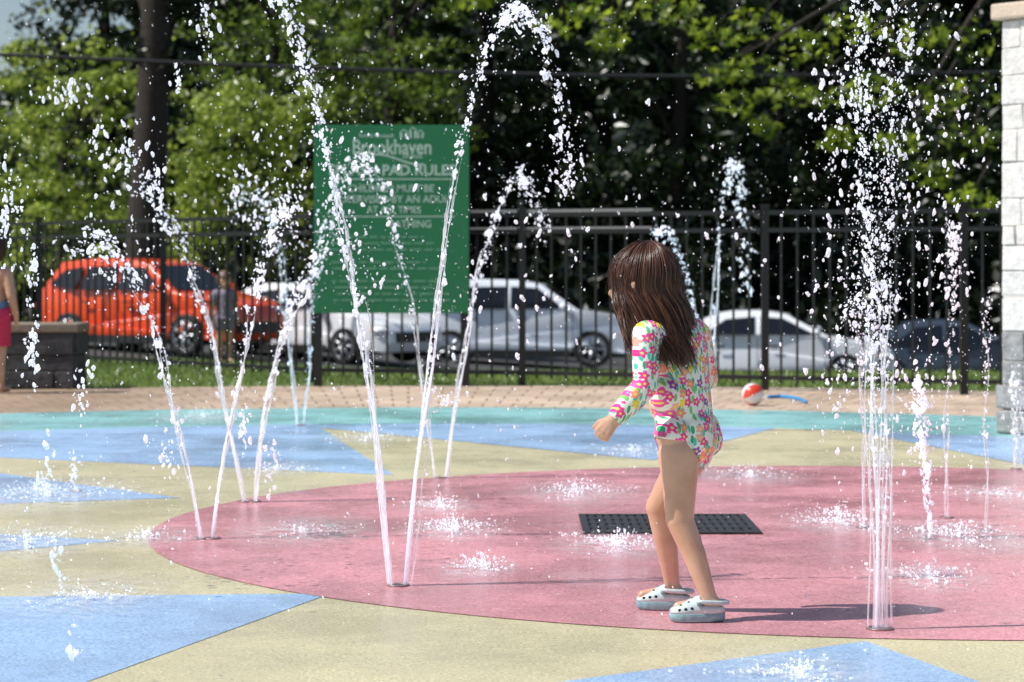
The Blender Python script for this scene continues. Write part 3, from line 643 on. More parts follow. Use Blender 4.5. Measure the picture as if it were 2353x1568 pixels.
def g(px, py, yo=0.0):
    p = at(px, py, GD+yo); return np.array((p[0]-GX, yo, p[2]-GZ))
fw = nrm((-.9, .43, 0)); lf_ = nrm((-.43, -.9, 0))
bones = []; parts = []
def bone(nm, p0, r0, p1, r1): bones.append((nm, p0, r0, p1, r1)); parts.append(hull(p0, r0, p1, r1))
def blob(nm, c, r_):
    bones.append((nm, np.asarray(c, float), min(r_), np.asarray(c, float)+1e-4, min(r_))); parts.append(ell(c, r_))
bone('torso', g(1566, 800), .066, g(1566, 880), .072); bone('torso', g(1566, 880), .072, g(1570, 950), .074); bone('torso', g(1570, 950), .074, g(1580, 1005), .073)
bone('torso', g(1512, 772, -.068), .040, g(1592, 768, .068), .040); bone('torso', g(1545, 905, -.03), .056, g(1545, 930, .035), .058)
bone('torso', g(1555, 1000, -.04), .056, g(1592, 1000, .045), .056)
bone('torso', g(1603, 1018, -.042), .046, g(1600, 985, -.04), .045); bone('torso', g(1622, 1012, .035), .042, g(1612, 985, .04), .045)
bone('torso', g(1572, 1035, 0), .042, g(1578, 1010, 0), .06)
bone('neck', g(1545, 765), .034, g(1510, 700), .034)
Hc = g(1484, 648, .005)
blob('head', Hc, (.082, .076, .094)); blob('head', Hc+fw*.028+(0, 0, -.045), (.059, .053, .050)); bone('head', Hc+fw*.048+(0, 0, -.064), .028, Hc+fw*.03+(0, 0, -.045), .043)
blob('head', Hc+fw*.059+lf_*.030+(0, 0, -.035), (.026, .026, .025)); blob('head', Hc+fw*.059-lf_*.030+(0, 0, -.035), (.026, .026, .025))
bone('head', Hc+fw*.080+(0, 0, -.008), .007, Hc+fw*.096+(0, 0, -.030), .0105)
bone('head', Hc+fw*.072+(0, 0, -.060), .012, Hc+fw*.070+(0, 0, -.066), .012)
for s in (1, -1): bone('head', Hc+lf_*.078*s+(0, 0, -.005), .012, Hc+lf_*.076*s+(0, 0, -.035), .009)
sh, elb, wr_ = g(1487, 772, -.098), g(1484, 886, -.118), g(1411, 964, -.112)
bone('arm', g(1510, 768, -.07), .038, sh, .037); bone('arm', sh, .038, (sh+elb)/2, .034); bone('arm', (sh+elb)/2, .034, elb, .029); bone('arm', elb, .029, elb*.6+wr_*.4, .029); bone('arm', elb*.6+wr_*.4, .029, wr_, .020)
def hand(wr, hd, wd_, side):
    hd = nrm(hd); wd_ = nrm(wd_-hd*(wd_@hd)); nn_ = np.cross(hd, wd_)*side; k = wr+hd*.038
    for q in (-1, 1): bone('hand', wr+hd*.004+wd_*.006*q, .0130, k+wd_*.0130*q, .0092)
    bone('hand', wr+hd*.02, .0125, k, .0105)
    for j, ln_ in enumerate((.029, .033, .030, .024)):
        b0 = k+wd_*(.0165-.011*j); c1 = b0+hd*ln_*.42+nn_*.004; c2 = c1+hd*ln_*.28+nn_*ln_*.30; c3 = c2-hd*ln_*.02+nn_*ln_*.34
        bone('hand', b0-hd*.008, .0062, c1, .0058); bone('hand', c1, .0058, c2, .0054); bone('hand', c2, .0054, c3, .005)
    t0 = wr+hd*.012+wd_*.013; t1 = t0+hd*.018+wd_*.014+nn_*.005; t2 = t1+hd*.020+wd_*.003+nn_*.005
    bone('hand', t0, .009, t1, .0072); bone('hand', t1, .0072, t2, .0058)
hand(wr_, np.array((-.60, .05, -.74)), np.array((-.6, .25, .55)), 1)
sh2, el2, wr2 = g(1600, 772, .098), g(1622, 868, .125), g(1552, 934, .135)
bone('arm', g(1590, 768, .07), .037, sh2, .037); bone('arm', sh2, .037, el2, .030); bone('arm', el2, .030, wr2, .021)
hand(wr2, np.array((-.80, -.1, -.45)), np.array((-.40, -.25, .65)), -1)
h1, k1, c1, a1 = g(1561, 1040, -.045), g(1562, 1195, -.062), g(1595, 1275, -.070), g(1630, 1376, -.080)
m1 = h1*.45+k1*.55
bone('thigh', h1, .056, m1, .044); bone('thigh', m1, .044, k1, .0365); bone('leg', k1, .036, k1*.55+c1*.45, .0335); bone('leg', k1*.55+c1*.45, .0335, c1, .0305); bone('leg', c1, .0305, c1*.45+a1*.55, .0245); bone('leg', c1*.45+a1*.55, .0245, a1, .020)
bone('leg', k1*.4+c1*.6+(.006, .002, 0), .029, c1+(.005, 0, -.02), .025)
h2, k2, c2, a2 = g(1588, 1040, .048), g(1514, 1165, .085), g(1532, 1255, .105), g(1546, 1350, .140)
m2_ = h2*.45+k2*.55
bone('thigh', h2, .054, m2_, .043); bone('thigh', m2_, .043, k2, .035); bone('leg', k2, .0345, k2*.55+c2*.45, .032); bone('leg', k2*.55+c2*.45, .032, c2, .0295); bone('leg', c2, .0295, c2*.45+a2*.55, .024); bone('leg', c2*.45+a2*.55, .024, a2, .020)
for a_ in (a1, a2):
    he = np.array((a_[0]+.012, a_[1], .043)); to = np.array((a_[0]-.080, a_[1]-.004, .036))
    bone('leg', a_, .020, he, .020); bone('leg', he, .020, to, .014); bone('leg', a_+(-.008, 0, -.01), .018, to, .013)
V, Fc, Nn = fuse(parts, .0032, 5)
mk('body', [(V, Fc)], M['skin'], girl)
lab, tt_ = classify(V, bones)
pxs = (V[:, 0]+GX)/(V[:, 1]+GD)*F+CX; pys = HY+(H-GZ-V[:, 2])/(V[:, 1]+GD)*F
wristd = lambda w_, e_: ((V-w_)@nrm(e_-w_)) > .001
armlike = (lab == 'arm') | ((lab == 'hand') & (np.minimum(np.linalg.norm(V-wr_, axis=1), np.linalg.norm(V-wr2, axis=1)) < .035))
arm_ok = armlike & np.where(V[:, 1] < 0, wristd(wr_, elb), wristd(wr2, el2))
legline = np.where(pxs < 1565, 1006+np.clip(pxs-1505, -20, 60)*.14, 1014+64*(np.clip(pxs-1565, 0, 60)/50)**1.6)
legline = np.where(np.abs(V[:, 1]) < .03, np.maximum(legline, 1078), legline)
keep = (arm_ok | (lab == 'torso') | (lab == 'thigh')) & ((pys < legline) | armlike) & ~((lab == 'thigh') & (pys >= legline))
keep |= (lab == 'neck') & (V[:, 2] < g(1540, 752)[2])
V2, f2 = cloth(V, Fc, Nn, keep, .0035)
sw = mk('swimsuit', [(V2, f2)], M['floral'], girl); sw['label'] = 'bright floral long sleeved one piece swimsuit'
sm_ = sw.modifiers.new('solid', 'SOLIDIFY'); sm_.thickness = .003; sm_.offset = -1
from mathutils.bvhtree import BVHTree
bvh = BVHTree.FromPolygons([Vector(v) for v in V], Fc)
rp = []
for i, px in enumerate(np.linspace(1494, 1548, 36)):
    py = 1003+(px-1505)*.14; o_ = g(px, py, -.3); lc = bvh.ray_cast(Vector(o_), Vector((0, 1, 0)))
    if lc[0] is not None: rp.append((np.array(lc[0]), np.array(lc[1])))
if len(rp) > 4:
    Va = []
    for i, (p, n_) in enumerate(rp): Va += [p+n_*.006, p+n_*(.009+.004*math.sin(i*1.3))+np.array((0, 0, -.011+.003*math.sin(i*1.3+1)))]
    mk('ruffle', [(np.array(Va), [[2*i, 2*i+1, 2*i+3, 2*i+2] for i in range(len(rp)-1)])], M['ruffle'], sw)
for s in (1, -1):
    e = Hc+fw*.070+lf_*.029*s+(0, 0, -.008); eo = mk('eye', [ell(e, (.012, .012, .011), 3)], M['eye'], girl); mk('iris', [ell(e+fw*.0085, (.006, .006, .006), 2)], M['iris'], eo)
    P = catmull([Hc+fw*.079+lf_*(.018*s)+(0, 0, .012), Hc+fw*.078+lf_*.031*s+(0, 0, .018), Hc+fw*.068+lf_*.043*s+(0, 0, .012)], 5); mk('eyebrow', [tube(P, .0022, 5)], M['haircap'], girl)
mk('mouth', [ell(Hc+fw*.0825+(0, 0, -.062), (.006, .016, .0055), 2)], M['lips'], girl)
def hdir(be): return math.cos(be)*fw-math.sin(be)*lf_
ends = [(-180, 1612, 818, .02), (-150, 1606, 828, -.05), (-120, 1578, 832, -.098), (-90, 1545, 828, -.118), (-65, 1508, 815, -.135), (-48, 1450, 795, -.11), (-35, 1444, 770, -.075), (35, 1440, 770, .10), (50, 1455, 795, .12), (90, 1560, 818, .135), (130, 1604, 825, .10), (180, 1612, 818, .02)]
eb = np.array([e[0] for e in ends], float); ee = np.array([g(*e[1:]) for e in ends])
hp = []; rad = np.array((.084, .079, .096))
for i in range(2300):
    be = rng.uniform(-180, 180)
    if i % 5 == 0: be = rng.uniform(-120, -35)
    be0 = be
    if abs(be) < 38: be = math.copysign(rng.uniform(36, 58), be)
    wisp = i % 8 == 0
    bq = be+rng.normal(0, 9 if wisp else 4)
    bq = (bq+180) % 360-180
    if abs(bq) < 34: bq = math.copysign(35, be)
    end = np.array([np.interp(bq, eb, ee[:, q]) for q in range(3)])+rng.normal(0, .008 if wisp else .005, 3)*(1, .8, 2.8)
    lift = 1.04+rng.uniform(0, .06)
    if i % 14 == 0: lift += rng.uniform(0, .04)
    pts = []; jit = rng.normal(0, 2.4); jit2 = rng.normal(0, 3.4)
    for th in np.radians((4, 22, 42, 62, 80, 98)):
        f_ = min(1, th/1.5); bb = math.radians(be0+(be-be0)*f_+jit*(1-f_)+jit2*f_); d_ = hdir(bb)
        pts.append(Hc+rad*(lift+rng.normal(0, .007))*(math.sin(th)*d_+np.array((0, 0, math.cos(th))))+(.010*(1-f_), 0, 0))
    st = pts[-1]; wav = rng.normal(0, .007 if wisp else .0035, 3)*(1, 1, 0)
    for t in (.3, .55, .8, 1.0):
        c_ = st*(1-t)+end*t; c_ = c_+hdir(math.radians(be))*.004*math.sin(t*math.pi)+wav*math.sin(t*4.5)+rng.normal(0, .001, 3); pts.append(c_)
    P = catmull(pts, 3); n = len(P); rr_ = rng.uniform(.0007, .0018)*np.interp(np.linspace(0, 1, n), [0, .15, .6, 1], [.6, 1, .9, .3])
    hp.append(tube(P, rr_, 4))
for i in range(90):
    be = rng.uniform(-110, 200); d_ = hdir(math.radians(be)); th0 = rng.uniform(.2, 1.1)
    pts = [Hc+rad*(1.10+.05*q*rng.uniform(.3, 1))*(math.sin(th0+q*.4)*d_+np.array((0, 0, math.cos(th0+q*.4))))+rng.normal(0, .003, 3) for q in range(4)]
    hp.append(tube(catmull(pts, 4), .0005, 4))
hr = mk('hair', hp, M['hair'], girl); hr['label'] = 'long wet brown hair hanging past the shoulders'
Vc, Fq = ico(4); up_ = Vc@fw; kp = ~((up_ > .45) & (Vc[:, 2] < .35)) & (Vc[:, 2] > -.75)
mk('scalp', [(Vc*rad*1.035+Hc, Fq[kp[Fq].all(1)])], M['haircap'], hr)
def clog(c, yaw, lab_):
    L_ = .160; cs, sn = math.cos(yaw)*.90, math.sin(yaw)*.90
    def tf(P): P = np.asarray(P, float); return np.stack([c[0]+P[..., 0]*cs-P[..., 1]*sn, c[1]+P[..., 0]*sn+P[..., 1]*cs, P[..., 2]*.9], -1)
    w = lambda s: .037*max(0, 1-abs(2*s-1)**3.0)**.5*(1.04-.22*s)
    S = np.linspace(.0, 1, 30)
    ol = [(-L_/2+L_*s, w(s)*1.10) for s in S]; ring = ol+[(x, -y) for x, y in ol[-2:0:-1]]; n = len(ring)
    V_ = np.array([(x, y, z) for z, k in ((.0, .94), (.006, 1.0), (.021, 1.02), (.027, .96)) for x, y in [(a*k, b_*k) for a, b_ in ring]])
    fs = [[l*n+i, l*n+(i+1) % n, (l+1)*n+(i+1) % n, (l+1)*n+i] for l in range(3) for i in range(n)]+[list(range(n))[::-1], [3*n+i for i in range(n)]]
    so2 = mk('clog', [(tf(V_), fs)], M['sole'], girl); so2['label'] = lab_
    ht = lambda s: np.interp(s, [0, .12, .3, .52, .62, .85, 1], [.006, .020, .032, .046, .049, .042, .028])
    A = np.linspace(0, math.pi, 17); S2 = np.linspace(.02, .985, 34); ZB = .024
    V_ = np.array([(-L_/2+L_*s, w(s)*1.02*math.cos(a), ZB+ht(s)*math.sin(a)**.8) for s in S2 for a in A]); fs = []
    for i in range(33):
        for j in range(16):
            am = (A[j]+A[j+1])/2; op = S2[i] > .54 and math.sin(am) > .36
            if not op: fs.append([i*17+j, i*17+j+1, i*17+18+j, i*17+17+j])
    uo = mk('clog_upper', [(tf(V_), fs)], M['clog'], so2); sd_ = uo.modifiers.new('solid', 'SOLIDIFY'); sd_.thickness = .004; sd_.offset = 0
    a = np.linspace(-math.pi*.56, math.pi*.56, 20); P = np.stack([.012+.075*np.cos(a), .037*np.sin(a), .058-.006*np.cos(a)], 1)
    mk('heel_strap', [tube(tf(P), .0058, 8)], M['clog'], so2)
    for s_ in (1, -1): mk('rivet', [ell(tf(np.array((.002, s_*.0378, .054))), (.008, .005, .008), 2)], M['sole'], so2)
    hl = []
    for s_, aa in ((.14, 1.57), (.2, 1.0), (.2, 2.14), (.27, 1.57), (.34, 1.05), (.34, 2.1), (.41, 1.57)):
        hl.append(ell(tf(np.array((-L_/2+L_*s_, w(s_)*1.02*math.cos(aa), ZB+ht(s_)*math.sin(aa)**.8))), (.0046, .0042, .0034), 2))
    for s_ in (.16, .27, .38):
        for aa in (.25, math.pi-.25): hl.append(ell(tf(np.array((-L_/2+L_*s_, w(s_)*1.02*math.cos(aa), ZB+.003+ht(s_)*math.sin(aa)**.8))), (.005, .003, .0042), 2))
    mk('vent_holes', hl, M['hole'], so2)
clog((g(1602, 1400, -.08)[0], -.080), .05, 'near clog, mint white upper with teal sole'); clog((g(1524, 1380, .14)[0], .140), -.12, 'far clog, stepping ahead of the other')
def child(base, ht_, label, rz, top, hairm):
    r_ = empty('person', base, label, 'person', rot=(0, 0, rz)); B, Pq = [], []
    def bn(nm, p0, r0, p1, r1):
        p0 = np.array(p0, float)*ht_; p1 = np.array(p1, float)*ht_; B.append((nm, p0, r0*ht_, p1, r1*ht_)); Pq.append(hull(p0, r0*ht_, p1, r1*ht_))
    bn('torso', (0, 0, .50), .085, (0, 0, .64), .08); bn('torso', (0, -.07, .74), .05, (0, .07, .74), .05); bn('torso', (0, 0, .64), .08, (0, 0, .73), .075); bn('neck', (0, 0, .76), .035, (.01, 0, .83), .035)
    Pq.append(ell(np.array((.01, 0, .905))*ht_, np.array((.088, .075, .095))*ht_)); B.append(('head', np.array((.01, 0, .905))*ht_, .08*ht_, np.array((.01, 0, .9051))*ht_, .08*ht_))
    bn('head', (.09, 0, .90), .008, (.103, 0, .885), .011); bn('head', (.05, 0, .85), .04, (.06, 0, .86), .04)
    for s in (1, -1):
        bn('arm', (0, .10*s, .745), .038, (-.01, .135*s, .60), .030); bn('arm', (-.01, .135*s, .60), .030, (.03, .145*s, .48), .020); bn('hand', (.03, .145*s, .475), .018, (.035, .145*s, .445), .017)
        for j in range(4): bn('hand', (.025+.008*j, .147*s, .44), .0065, (.03+.009*j, .143*s, .40+.004*abs(j-1)), .005)
        bn('hand', (.045, .14*s, .46), .008, (.06, .135*s, .43), .006)
        bn('leg', (0, .045*s, .48), .06, (.01, .05*s, .27), .04); bn('leg', (.01, .05*s, .27), .04, (-.005, .052*s, .17), .036); bn('leg', (-.005, .052*s, .17), .036, (0, .055*s, .05), .023); bn('leg', (-.01, .055*s, .028), .026, (.09, .06*s, .02), .02)
    v_, f_, n_ = fuse(Pq, .006*ht_, 4); mk('body', [(v_, f_)], M['skin'], r_); l_, _ = classify(v_, B); z = v_[:, 2]/ht_
    if top == 'shorts':
        kp = ((l_ == 'leg') & (z > .29)) | ((l_ == 'torso') & (z < .52)); a_, b_ = cloth(v_, f_, n_, kp, .020*ht_); mk('shorts', [(a_, b_)], M['shorts'], r_)
        kp = (l_ == 'torso') & (z > .515) & (z < .57); a_, b_ = cloth(v_, f_, n_, kp, .012*ht_); mk('waistband', [(a_, b_)], M['waist'], r_)
    else:
        kp = ((l_ == 'leg') & (z > .36)) | (l_ == 'torso') | ((l_ == 'arm') & (z > .66)); a_, b_ = cloth(v_, f_, n_, kp, np.where(z < .5, .03, .012)*ht_); mk('dress', [(a_, b_)], M['dress'], r_)
    kp = (l_ == 'head') & ((z > .93) | (v_[:, 0] < .03*ht_)); a_, b_ = cloth(v_, f_, n_, kp, .014*ht_); mk('hair', [(a_, b_)], hairm, r_)
    for s in (1, -1): mk('eye', [ell(np.array((.092, .028*s, .915))*ht_, np.array((.010, .012, .010))*ht_, 2)], M['iris'], r_)
    mk('mouth', [ell(np.array((.094, 0, .855))*ht_, np.array((.008, .020, .006))*ht_, 2)], M['lips'], r_)
child((-3.755, 17.3, 0), 1.16, 'bare chested child in red shorts standing at the left edge by the seat wall', 1.3, 'shorts', M['haircap'])
child((xp(515, 23.6), 23.6, float(zfun(np.array(xp(515, 23.6)), np.array(23.6)))+.01), .90, 'small child in dusky dress standing beyond the fence before the red vehicle', -1.2, 'dress', mat('light_brown_hair', (.14, .08, .04), .5))

# ------------------------------------------------------------------ water
def stream(path, d, r0=.010, tb=.6, n=200, scat=.03, strands=3, dd=0.0):
    n = int(n*1.4); r0 = r0*.74
    Pp = catmull([(x, y, 0) for x, y in path], 14)[:, :2]; m_ = len(Pp); t = np.linspace(0, 1, m_)
    W = np.array([at(x, y, d+dd*tt2) for (x, y), tt2 in zip(Pp, t)]); T = np.gradient(W, axis=0); T /= np.linalg.norm(T, axis=1, keepdims=True)
    tubes = []
    tf_ = np.linspace(0, tb, 130); Wf = np.stack([np.interp(tf_, t, W[:, q]) for q in range(3)], 1); Tf = np.stack([np.interp(tf_, t, T[:, q]) for q in range(3)], 1)
    U = np.cross(Tf, (0, 1, 0)); U /= np.linalg.norm(U, axis=1, keepdims=True)
    for s in range(strands):
        ph = rng.uniform(0, 6.28); fr = rng.uniform(5, 10); amp = r0*(.5+1.5*tf_/max(tb, .01)*rng.uniform(.5, 1.2))
        off = U*(amp*np.sin(ph+fr*tf_*2))[:, None]+np.array((0, 1, 0))*(amp*np.cos(ph+fr*tf_*2))[:, None]
        tj = tb*rng.uniform(.5, 1); rr_ = r0*rng.uniform(.26, .52)*(1-.5*tf_/tb)*(1+.5*np.sin(tf_*rng.uniform(70, 150)+ph)*np.minimum(1, tf_*3)+.35*rng.normal(0, 1, 130)*np.minimum(1, tf_*2.5))
        kk = tf_ <= tj; rr_ = np.clip(rr_, .0007, None)*np.clip((tj-tf_)/(.08*tb), .12, 1)
        tubes.append(tube(Wf[kk]+off[kk], rr_[kk], 8))
    u = rng.uniform(0, 1, n); td = np.clip(tb*.25+(1.03-tb*.25)*u**.9, 0, 1); td[:n//6] = rng.uniform(.02, 1, n//6)
    pk = rng.uniform(0, 1, 34); bsel = rng.uniform(0, 1, n) < .5; td[bsel] = np.clip(td[bsel]*.35+.65*(tb*.3+(1-tb*.3)*pk[rng.integers(0, 34, bsel.sum())])+rng.normal(0, .008, bsel.sum()), 0, 1)
    C = np.stack([np.interp(td, t, W[:, q]) for q in range(3)], 1); D = np.stack([np.interp(td, t, T[:, q]) for q in range(3)], 1)
    sg_ = scat*(.08+.5*td**1.4); C = C+rng.normal(0, 1, (n, 3))*sg_[:, None]*(1, .8, 1.1); far = rng.uniform(0, 1, n) < .25; C[far] += rng.normal(0, 1, (far.sum(), 3))*scat*1.5
    R = r0*np.exp(rng.normal(-1.5, .6, n))*(.75+.55*td); R[far] *= .55; R = np.clip(R, .0009, r0*.85); E = rng.uniform(1.0, 2.6, n)
    D = D+rng.normal(0, .3, (n, 3)); D /= np.linalg.norm(D, axis=1, keepdims=True); C[:, 2] = np.maximum(C[:, 2], .012)
    return tubes, drops(C, R, D, E)
def jet(bx, by, label, streams, r=.04):
    r *= .6
    x, d = gd(bx, by); o = np.array((x, d, .0)); rt = empty('water_jet', o, label, 'water jet', 'jets rising from the splash pad')
    z = .004; mk('nozzle', [tube(np.array([(x+r*math.cos(a), d+r*math.sin(a), z) for a in np.linspace(0, 6.2832, 25)]), .003, 6), disc((x, d), r, z+.001, 24)], M['steel'], rt, True, o)
    dp = []
    for kw in streams:
        kw = dict(kw); p = kw.pop('p'); tb_, dr_ = stream(p, d, **kw)
        for tq in tb_: mk('water_stream', [tq], M['stream'], rt, True, o)
        dp += dr_
    s = mk('water_spray', dp, M['drop'], rt, True, o); s['kind'] = 'stuff'
jet(915, 1348, 'near double jet left of centre, its right arc the tallest, in front of the sign', [
    dict(p=[(900, 1348), (872, 1080), (845, 860), (812, 650), (768, 440), (725, 240), (690, 120), (640, -20), (590, -110)], r0=.012, tb=.64, n=560, scat=.042, strands=5),
    dict(p=[(893, 1348), (868, 1150), (862, 950), (840, 700), (800, 560)], r0=.006, tb=.8, n=60, scat=.03, strands=2),
    dict(p=[(932, 1348), (958, 1080), (985, 870), (1012, 650), (1055, 360), (1105, 150), (1150, 55), (1195, 18), (1240, 75), (1270, 190), (1298, 320), (1312, 430)], r0=.011, tb=.46, n=600, scat=.034, strands=5),
    dict(p=[(945, 1348), (965, 1180), (985, 1000), (1010, 800)], r0=.006, tb=.9, n=40, scat=.02, strands=2)], .05)
jet(460, 1240, 'leftmost slanting jet at the left rim of the pink circle', [dict(p=[(462, 1240), (432, 1090), (396, 920), (362, 790), (325, 680), (280, 600), (235, 560), (200, 560)], r0=.013, tb=.68, n=260, scat=.045, strands=4)])
jet(490, 1240, 'jet beside the leftmost one, leaning right', [dict(p=[(488, 1240), (516, 1060), (543, 890), (577, 730), (608, 600), (635, 520), (655, 480), (680, 520)], r0=.013, tb=.66, n=260, scat=.04, strands=4)])
jet(563, 1155, 'left leaning jet behind the leftmost pair', [dict(p=[(562, 1155), (535, 1010), (503, 870), (478, 750), (447, 640), (412, 545), (375, 490), (345, 440), (320, 430)], r0=.013, tb=.6, n=260, scat=.045, strands=4)])
jet(585, 1155, 'short right leaning jet behind the leftmost pair', [dict(p=[(586, 1155), (600, 1010), (630, 860), (660, 750), (690, 670), (720, 610), (745, 570)], r0=.015, tb=.72, n=170, scat=.04, strands=5)])
jet(1012, 1100, 'double jet behind the near one, its right arc peaking left of the girl', [
    dict(p=[(1000, 1100), (985, 980), (960, 800), (935, 660), (900, 510), (855, 390), (820, 370), (780, 440), (750, 560)], r0=.013, tb=.55, n=320, scat=.05),
    dict(p=[(1026, 1100), (1050, 910), (1082, 720), (1112, 590), (1150, 475), (1192, 408), (1225, 460), (1248, 540)], r0=.014, tb=.55, n=320, scat=.045, strands=4)])
jet(692, 978, 'small far twin jet under the sign', [dict(p=[(682, 978), (672, 850), (660, 720), (640, 560), (610, 470), (560, 440), (540, 490)], r0=.015, tb=.55, n=240, scat=.07), dict(p=[(700, 978), (708, 850), (716, 720), (735, 570), (770, 480)], r0=.015, tb=.6, n=140, scat=.06)])
jet(1640, 990, 'far arching jet just right of the girl', [dict(p=[(1636, 990), (1634, 850), (1642, 700), (1656, 520), (1672, 420), (1688, 380), (1702, 440), (1710, 560), (1716, 660)], r0=.017, tb=.45, n=300, scat=.045, strands=4)])
jet(1625, 992, 'far jet arching left behind the girl', [dict(p=[(1622, 992), (1612, 850), (1595, 720), (1568, 600), (1530, 530), (1508, 540)], r0=.016, tb=.5, n=200, scat=.04)])
jet(2022, 1448, 'tall thick near column of water at right breaking into spray', [
    dict(p=[(1997+q*9, 1448), (1996+q*9, 1150), (1992+q*9, 850), (1985+q*10, 600), (1968+q*14, 300), (1950+q*18, 0)], r0=.0085, tb=.58, n=120, scat=.05, strands=1) for q in range(7)]+[
    dict(p=[(2012, 1448), (2010, 1000), (2005, 700), (1990, 450), (1975, 200), (1990, -30)], r0=.011, tb=.55, n=440, scat=.034, strands=3),
    dict(p=[(2030, 1448), (2032, 1000), (2040, 600), (2060, 250), (2085, -30)], r0=.009, tb=.5, n=400, scat=.045, strands=2),
    dict(p=[(2010, 1000), (1985, 720), (1945, 720), (1925, 900)], r0=.009, tb=.3, n=120, scat=.04, strands=0)], .055)
jet(1985, 1215, 'thin straight jet just behind the tall column', [dict(p=[(1985, 1215), (1984, 1000), (1978, 820), (1970, 700)], r0=.009, tb=.9, n=110, scat=.03)])
jet(2135, 1240, 'frothy white jet right of the tall column', [dict(p=[(2137, 1240), (2133, 1150), (2120, 1000), (2110, 880)], r0=.014, tb=.6, n=320, scat=.035, strands=4)])
jet(2175, 1192, 'thin vertical jet right of the frothy one', [dict(p=[(2175, 1192), (2175, 1050), (2178, 900), (2185, 760), (2192, 600), (2180, 500)], r0=.011, tb=.5, n=170, scat=.022, strands=2)])
jet(2265, 1222, 'rightmost near thin jet before the pillar', [dict(p=[(2266, 1222), (2266, 1050), (2265, 900), (2267, 760), (2270, 670)], r0=.011, tb=.75, n=120, scat=.025, strands=2)])
jet(2335, 1080, 'far jet in front of the stone pillar at the right edge', [dict(p=[(2335, 1080), (2332, 960), (2332, 830)], r0=.014, tb=.9, n=80, scat=.03), dict(p=[(2347, 1080), (2350, 960), (2352, 850)], r0=.012, tb=.9, n=40, scat=.03)])
jet(175, 1130, 'low short jet on the narrow blue triangle at left', [dict(p=[(172, 1135), (168, 1090), (175, 1040)], r0=.010, tb=.8, n=60, scat=.03)])
fk = 0
def splash(px, py, w_, h_, n, label):
    global fk; fk += 1
    x, d = gd(px, py); o = np.array((x, d, .004)); sc = d/F; rt = empty('water_splash', o, label, 'splash', 'splashes on the splash pad')
    n = int(n*1.2); rr_ = np.abs(rng.normal(0, .62, n)); a = rng.uniform(0, 6.283, n); a = a+.35*np.sin(3*a+rng.uniform(0, 6)); X_ = rr_*np.cos(a)*w_*sc*.85; Y_ = rr_*np.sin(a)*w_*sc*1.3; Z_ = np.abs(rng.normal(0, .35, n))*h_*sc*np.exp(-rr_*.8)+.002
    Dv = np.stack([X_, Y_, Z_*2+.01], 1); Dv /= np.linalg.norm(Dv, axis=1, keepdims=True)
    R = np.clip(np.exp(rng.normal(-6.5, .45, n)), .0008, .0036)
    s = mk('splash_spray', drops(np.stack([X_, Y_, Z_], 1), R, Dv, rng.uniform(1, 2.4, n)), M['foam'], rt); s['kind'] = 'stuff'
    a = np.linspace(0, 6.2832, 40, endpoint=False); Vr = np.stack([w_*sc*1.25*np.cos(a), w_*sc*2.4*np.sin(a), np.full(40, .001+fk*.0002)], 1)
    mk('foam_film', [(Vr, [list(range(40))])], M['film'], rt)
for s_ in ((1325, 1135, 150, 50, 420, 'white splash on the pink circle nearest behind the hand of the girl'), (1040, 1222, 120, 60, 420, 'splash on pink just right of the near double jet'), (1420, 1255, 150, 45, 420, 'flat splash in front of the drain grate'),
           (1105, 1308, 90, 50, 220, 'small splash on pink low between near jet and girl'), (1925, 1205, 130, 70, 420, 'splash left of the tall water column'), (1725, 1098, 120, 40, 280, 'far splash on pink just right of the girl'),
           (2130, 1330, 140, 45, 300, 'splash on pink to the right of the tall column foot'), (1010, 1168, 90, 40, 220, 'faint splash behind the one near the double jet'), (110, 1140, 220, 60, 500, 'wide splash on the narrow blue triangle at left edge'),
           (60, 1248, 190, 40, 300, 'splash on the thin blue sliver at left edge'), (460, 962, 120, 30, 260, 'far splash on the teal band at left'), (2200, 1235, 180, 50, 420, 'splash spread round the thin jets at right'),
           (1830, 1555, 180, 40, 220, 'faint splash on the blue triangle at the bottom edge'), (840, 1010, 110, 30, 200, 'far splash on yellow left of the double jet'), (1450, 1040, 110, 30, 200, 'far splash on blue triangle behind the girl'),
           (340, 1240, 120, 30, 160, 'faint splash on yellow just left of the pink circle'), (700, 1225, 160, 25, 120, 'thin scatter of drops on pink left of the near double jet'), (2290, 1140, 120, 30, 180, 'faint splash on pink at the right edge'), (640, 1082, 110, 30, 160, 'far splash on yellow behind the leftmost jets'), (200, 1375, 200, 30, 140, 'faint splash on the near blue triangle')): splash(*s_)
C, R, D, E = [], [], [], []
def addd(px, py, d, r_, e_, dv): C.append(at(px, py, d)); R.append(r_); E.append(e_); D.append(nrm(dv))
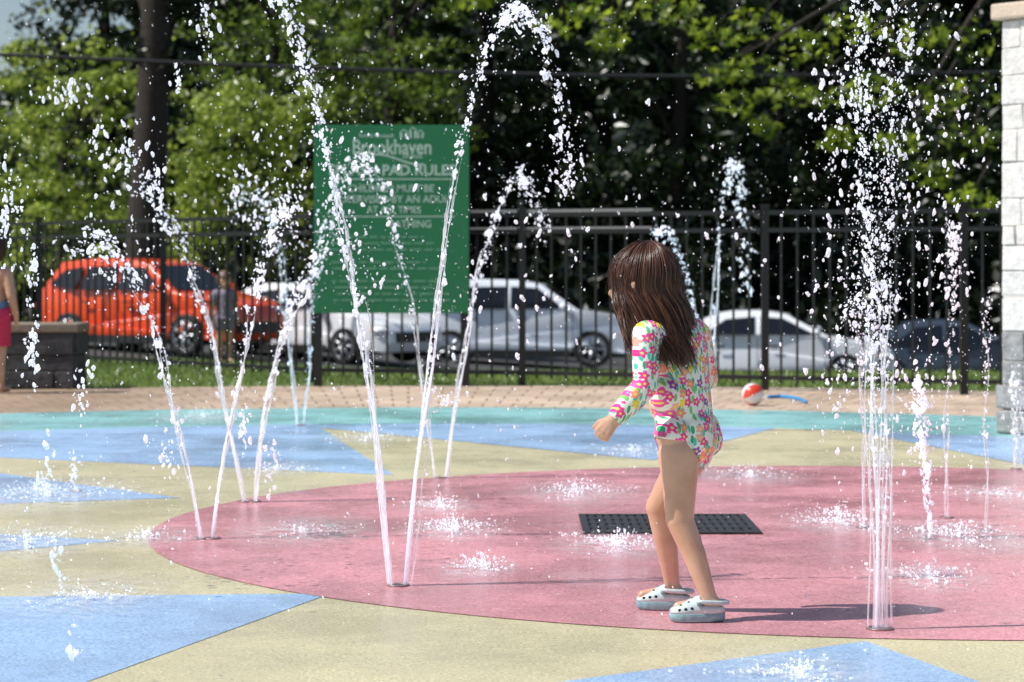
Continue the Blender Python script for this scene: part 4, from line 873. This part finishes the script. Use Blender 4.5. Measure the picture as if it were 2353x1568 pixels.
for cx_, cy_, sx_, sy_, n_, d in ((150, 220, 40, 26, 50, 8), (245, 350, 22, 36, 44, 7.5), (300, 360, 12, 35, 44, 7.5), (355, 420, 16, 40, 46, 7.5), (405, 180, 7, 20, 20, 7), (475, 50, 12, 50, 50, 7.5), (235, 560, 60, 50, 70, 8), (20, 480, 16, 70, 80, 7), (75, 620, 10, 60, 40, 7), (75, 800, 8, 50, 60, 7),
    (590, 460, 40, 40, 70, 9), (640, 380, 90, 120, 120, 8), (850, 400, 50, 60, 50, 9), (860, 600, 40, 100, 40, 8), (1310, 380, 20, 60, 40, 7.5), (1220, 700, 90, 180, 60, 8), (1340, 500, 120, 200, 50, 8), (1700, 600, 120, 200, 50, 8), (2190, 590, 9, 45, 70, 8.3), (2150, 250, 70, 160, 170, 7), (1920, 280, 26, 90, 70, 7), (2100, 700, 80, 200, 160, 7), (1920, 700, 40, 200, 100, 7),
    (190, 890, 12, 30, 30, 7), (110, 1090, 9, 40, 30, 5), (130, 1290, 7, 40, 24, 4.8), (150, 1350, 8, 30, 18, 4.8), (170, 1460, 9, 25, 12, 4.8), (380, 1050, 18, 40, 44, 7.5), (560, 980, 8, 40, 30, 7.5), (620, 1060, 12, 40, 30, 8), (1020, 920, 22, 12, 30, 8)):
    for _ in range(n_): addd(rng.normal(cx_, sx_), min(rng.normal(cy_, sy_), 1500), d+rng.normal(0, .25), min(.0066, d/7*math.exp(rng.normal(-5.85, .6))), rng.uniform(1, 2.8), (rng.normal(0, .35), rng.normal(0, .2), 1))
for _ in range(3200):
    d = rng.uniform(5.4, 11); px = rng.uniform(-50, 2400); py = rng.uniform(-20, HY+F*H/d-15)
    if rng.uniform() < .35 and 1050 < px < 1850: continue
    addd(px, py, d, math.exp(rng.normal(-6.65, .4)), rng.uniform(1, 2.2), (rng.normal(0, .3), 0, 1))
C = np.array(C); R = np.array(R); k = C[:, 2] > .015
tag(mk('water_droplets', drops(C[k], R[k], np.array(D)[k], np.array(E)[k]), M['drop']), 'loose water droplets flying through the air over the splash pad', 'water droplets', kind='stuff')
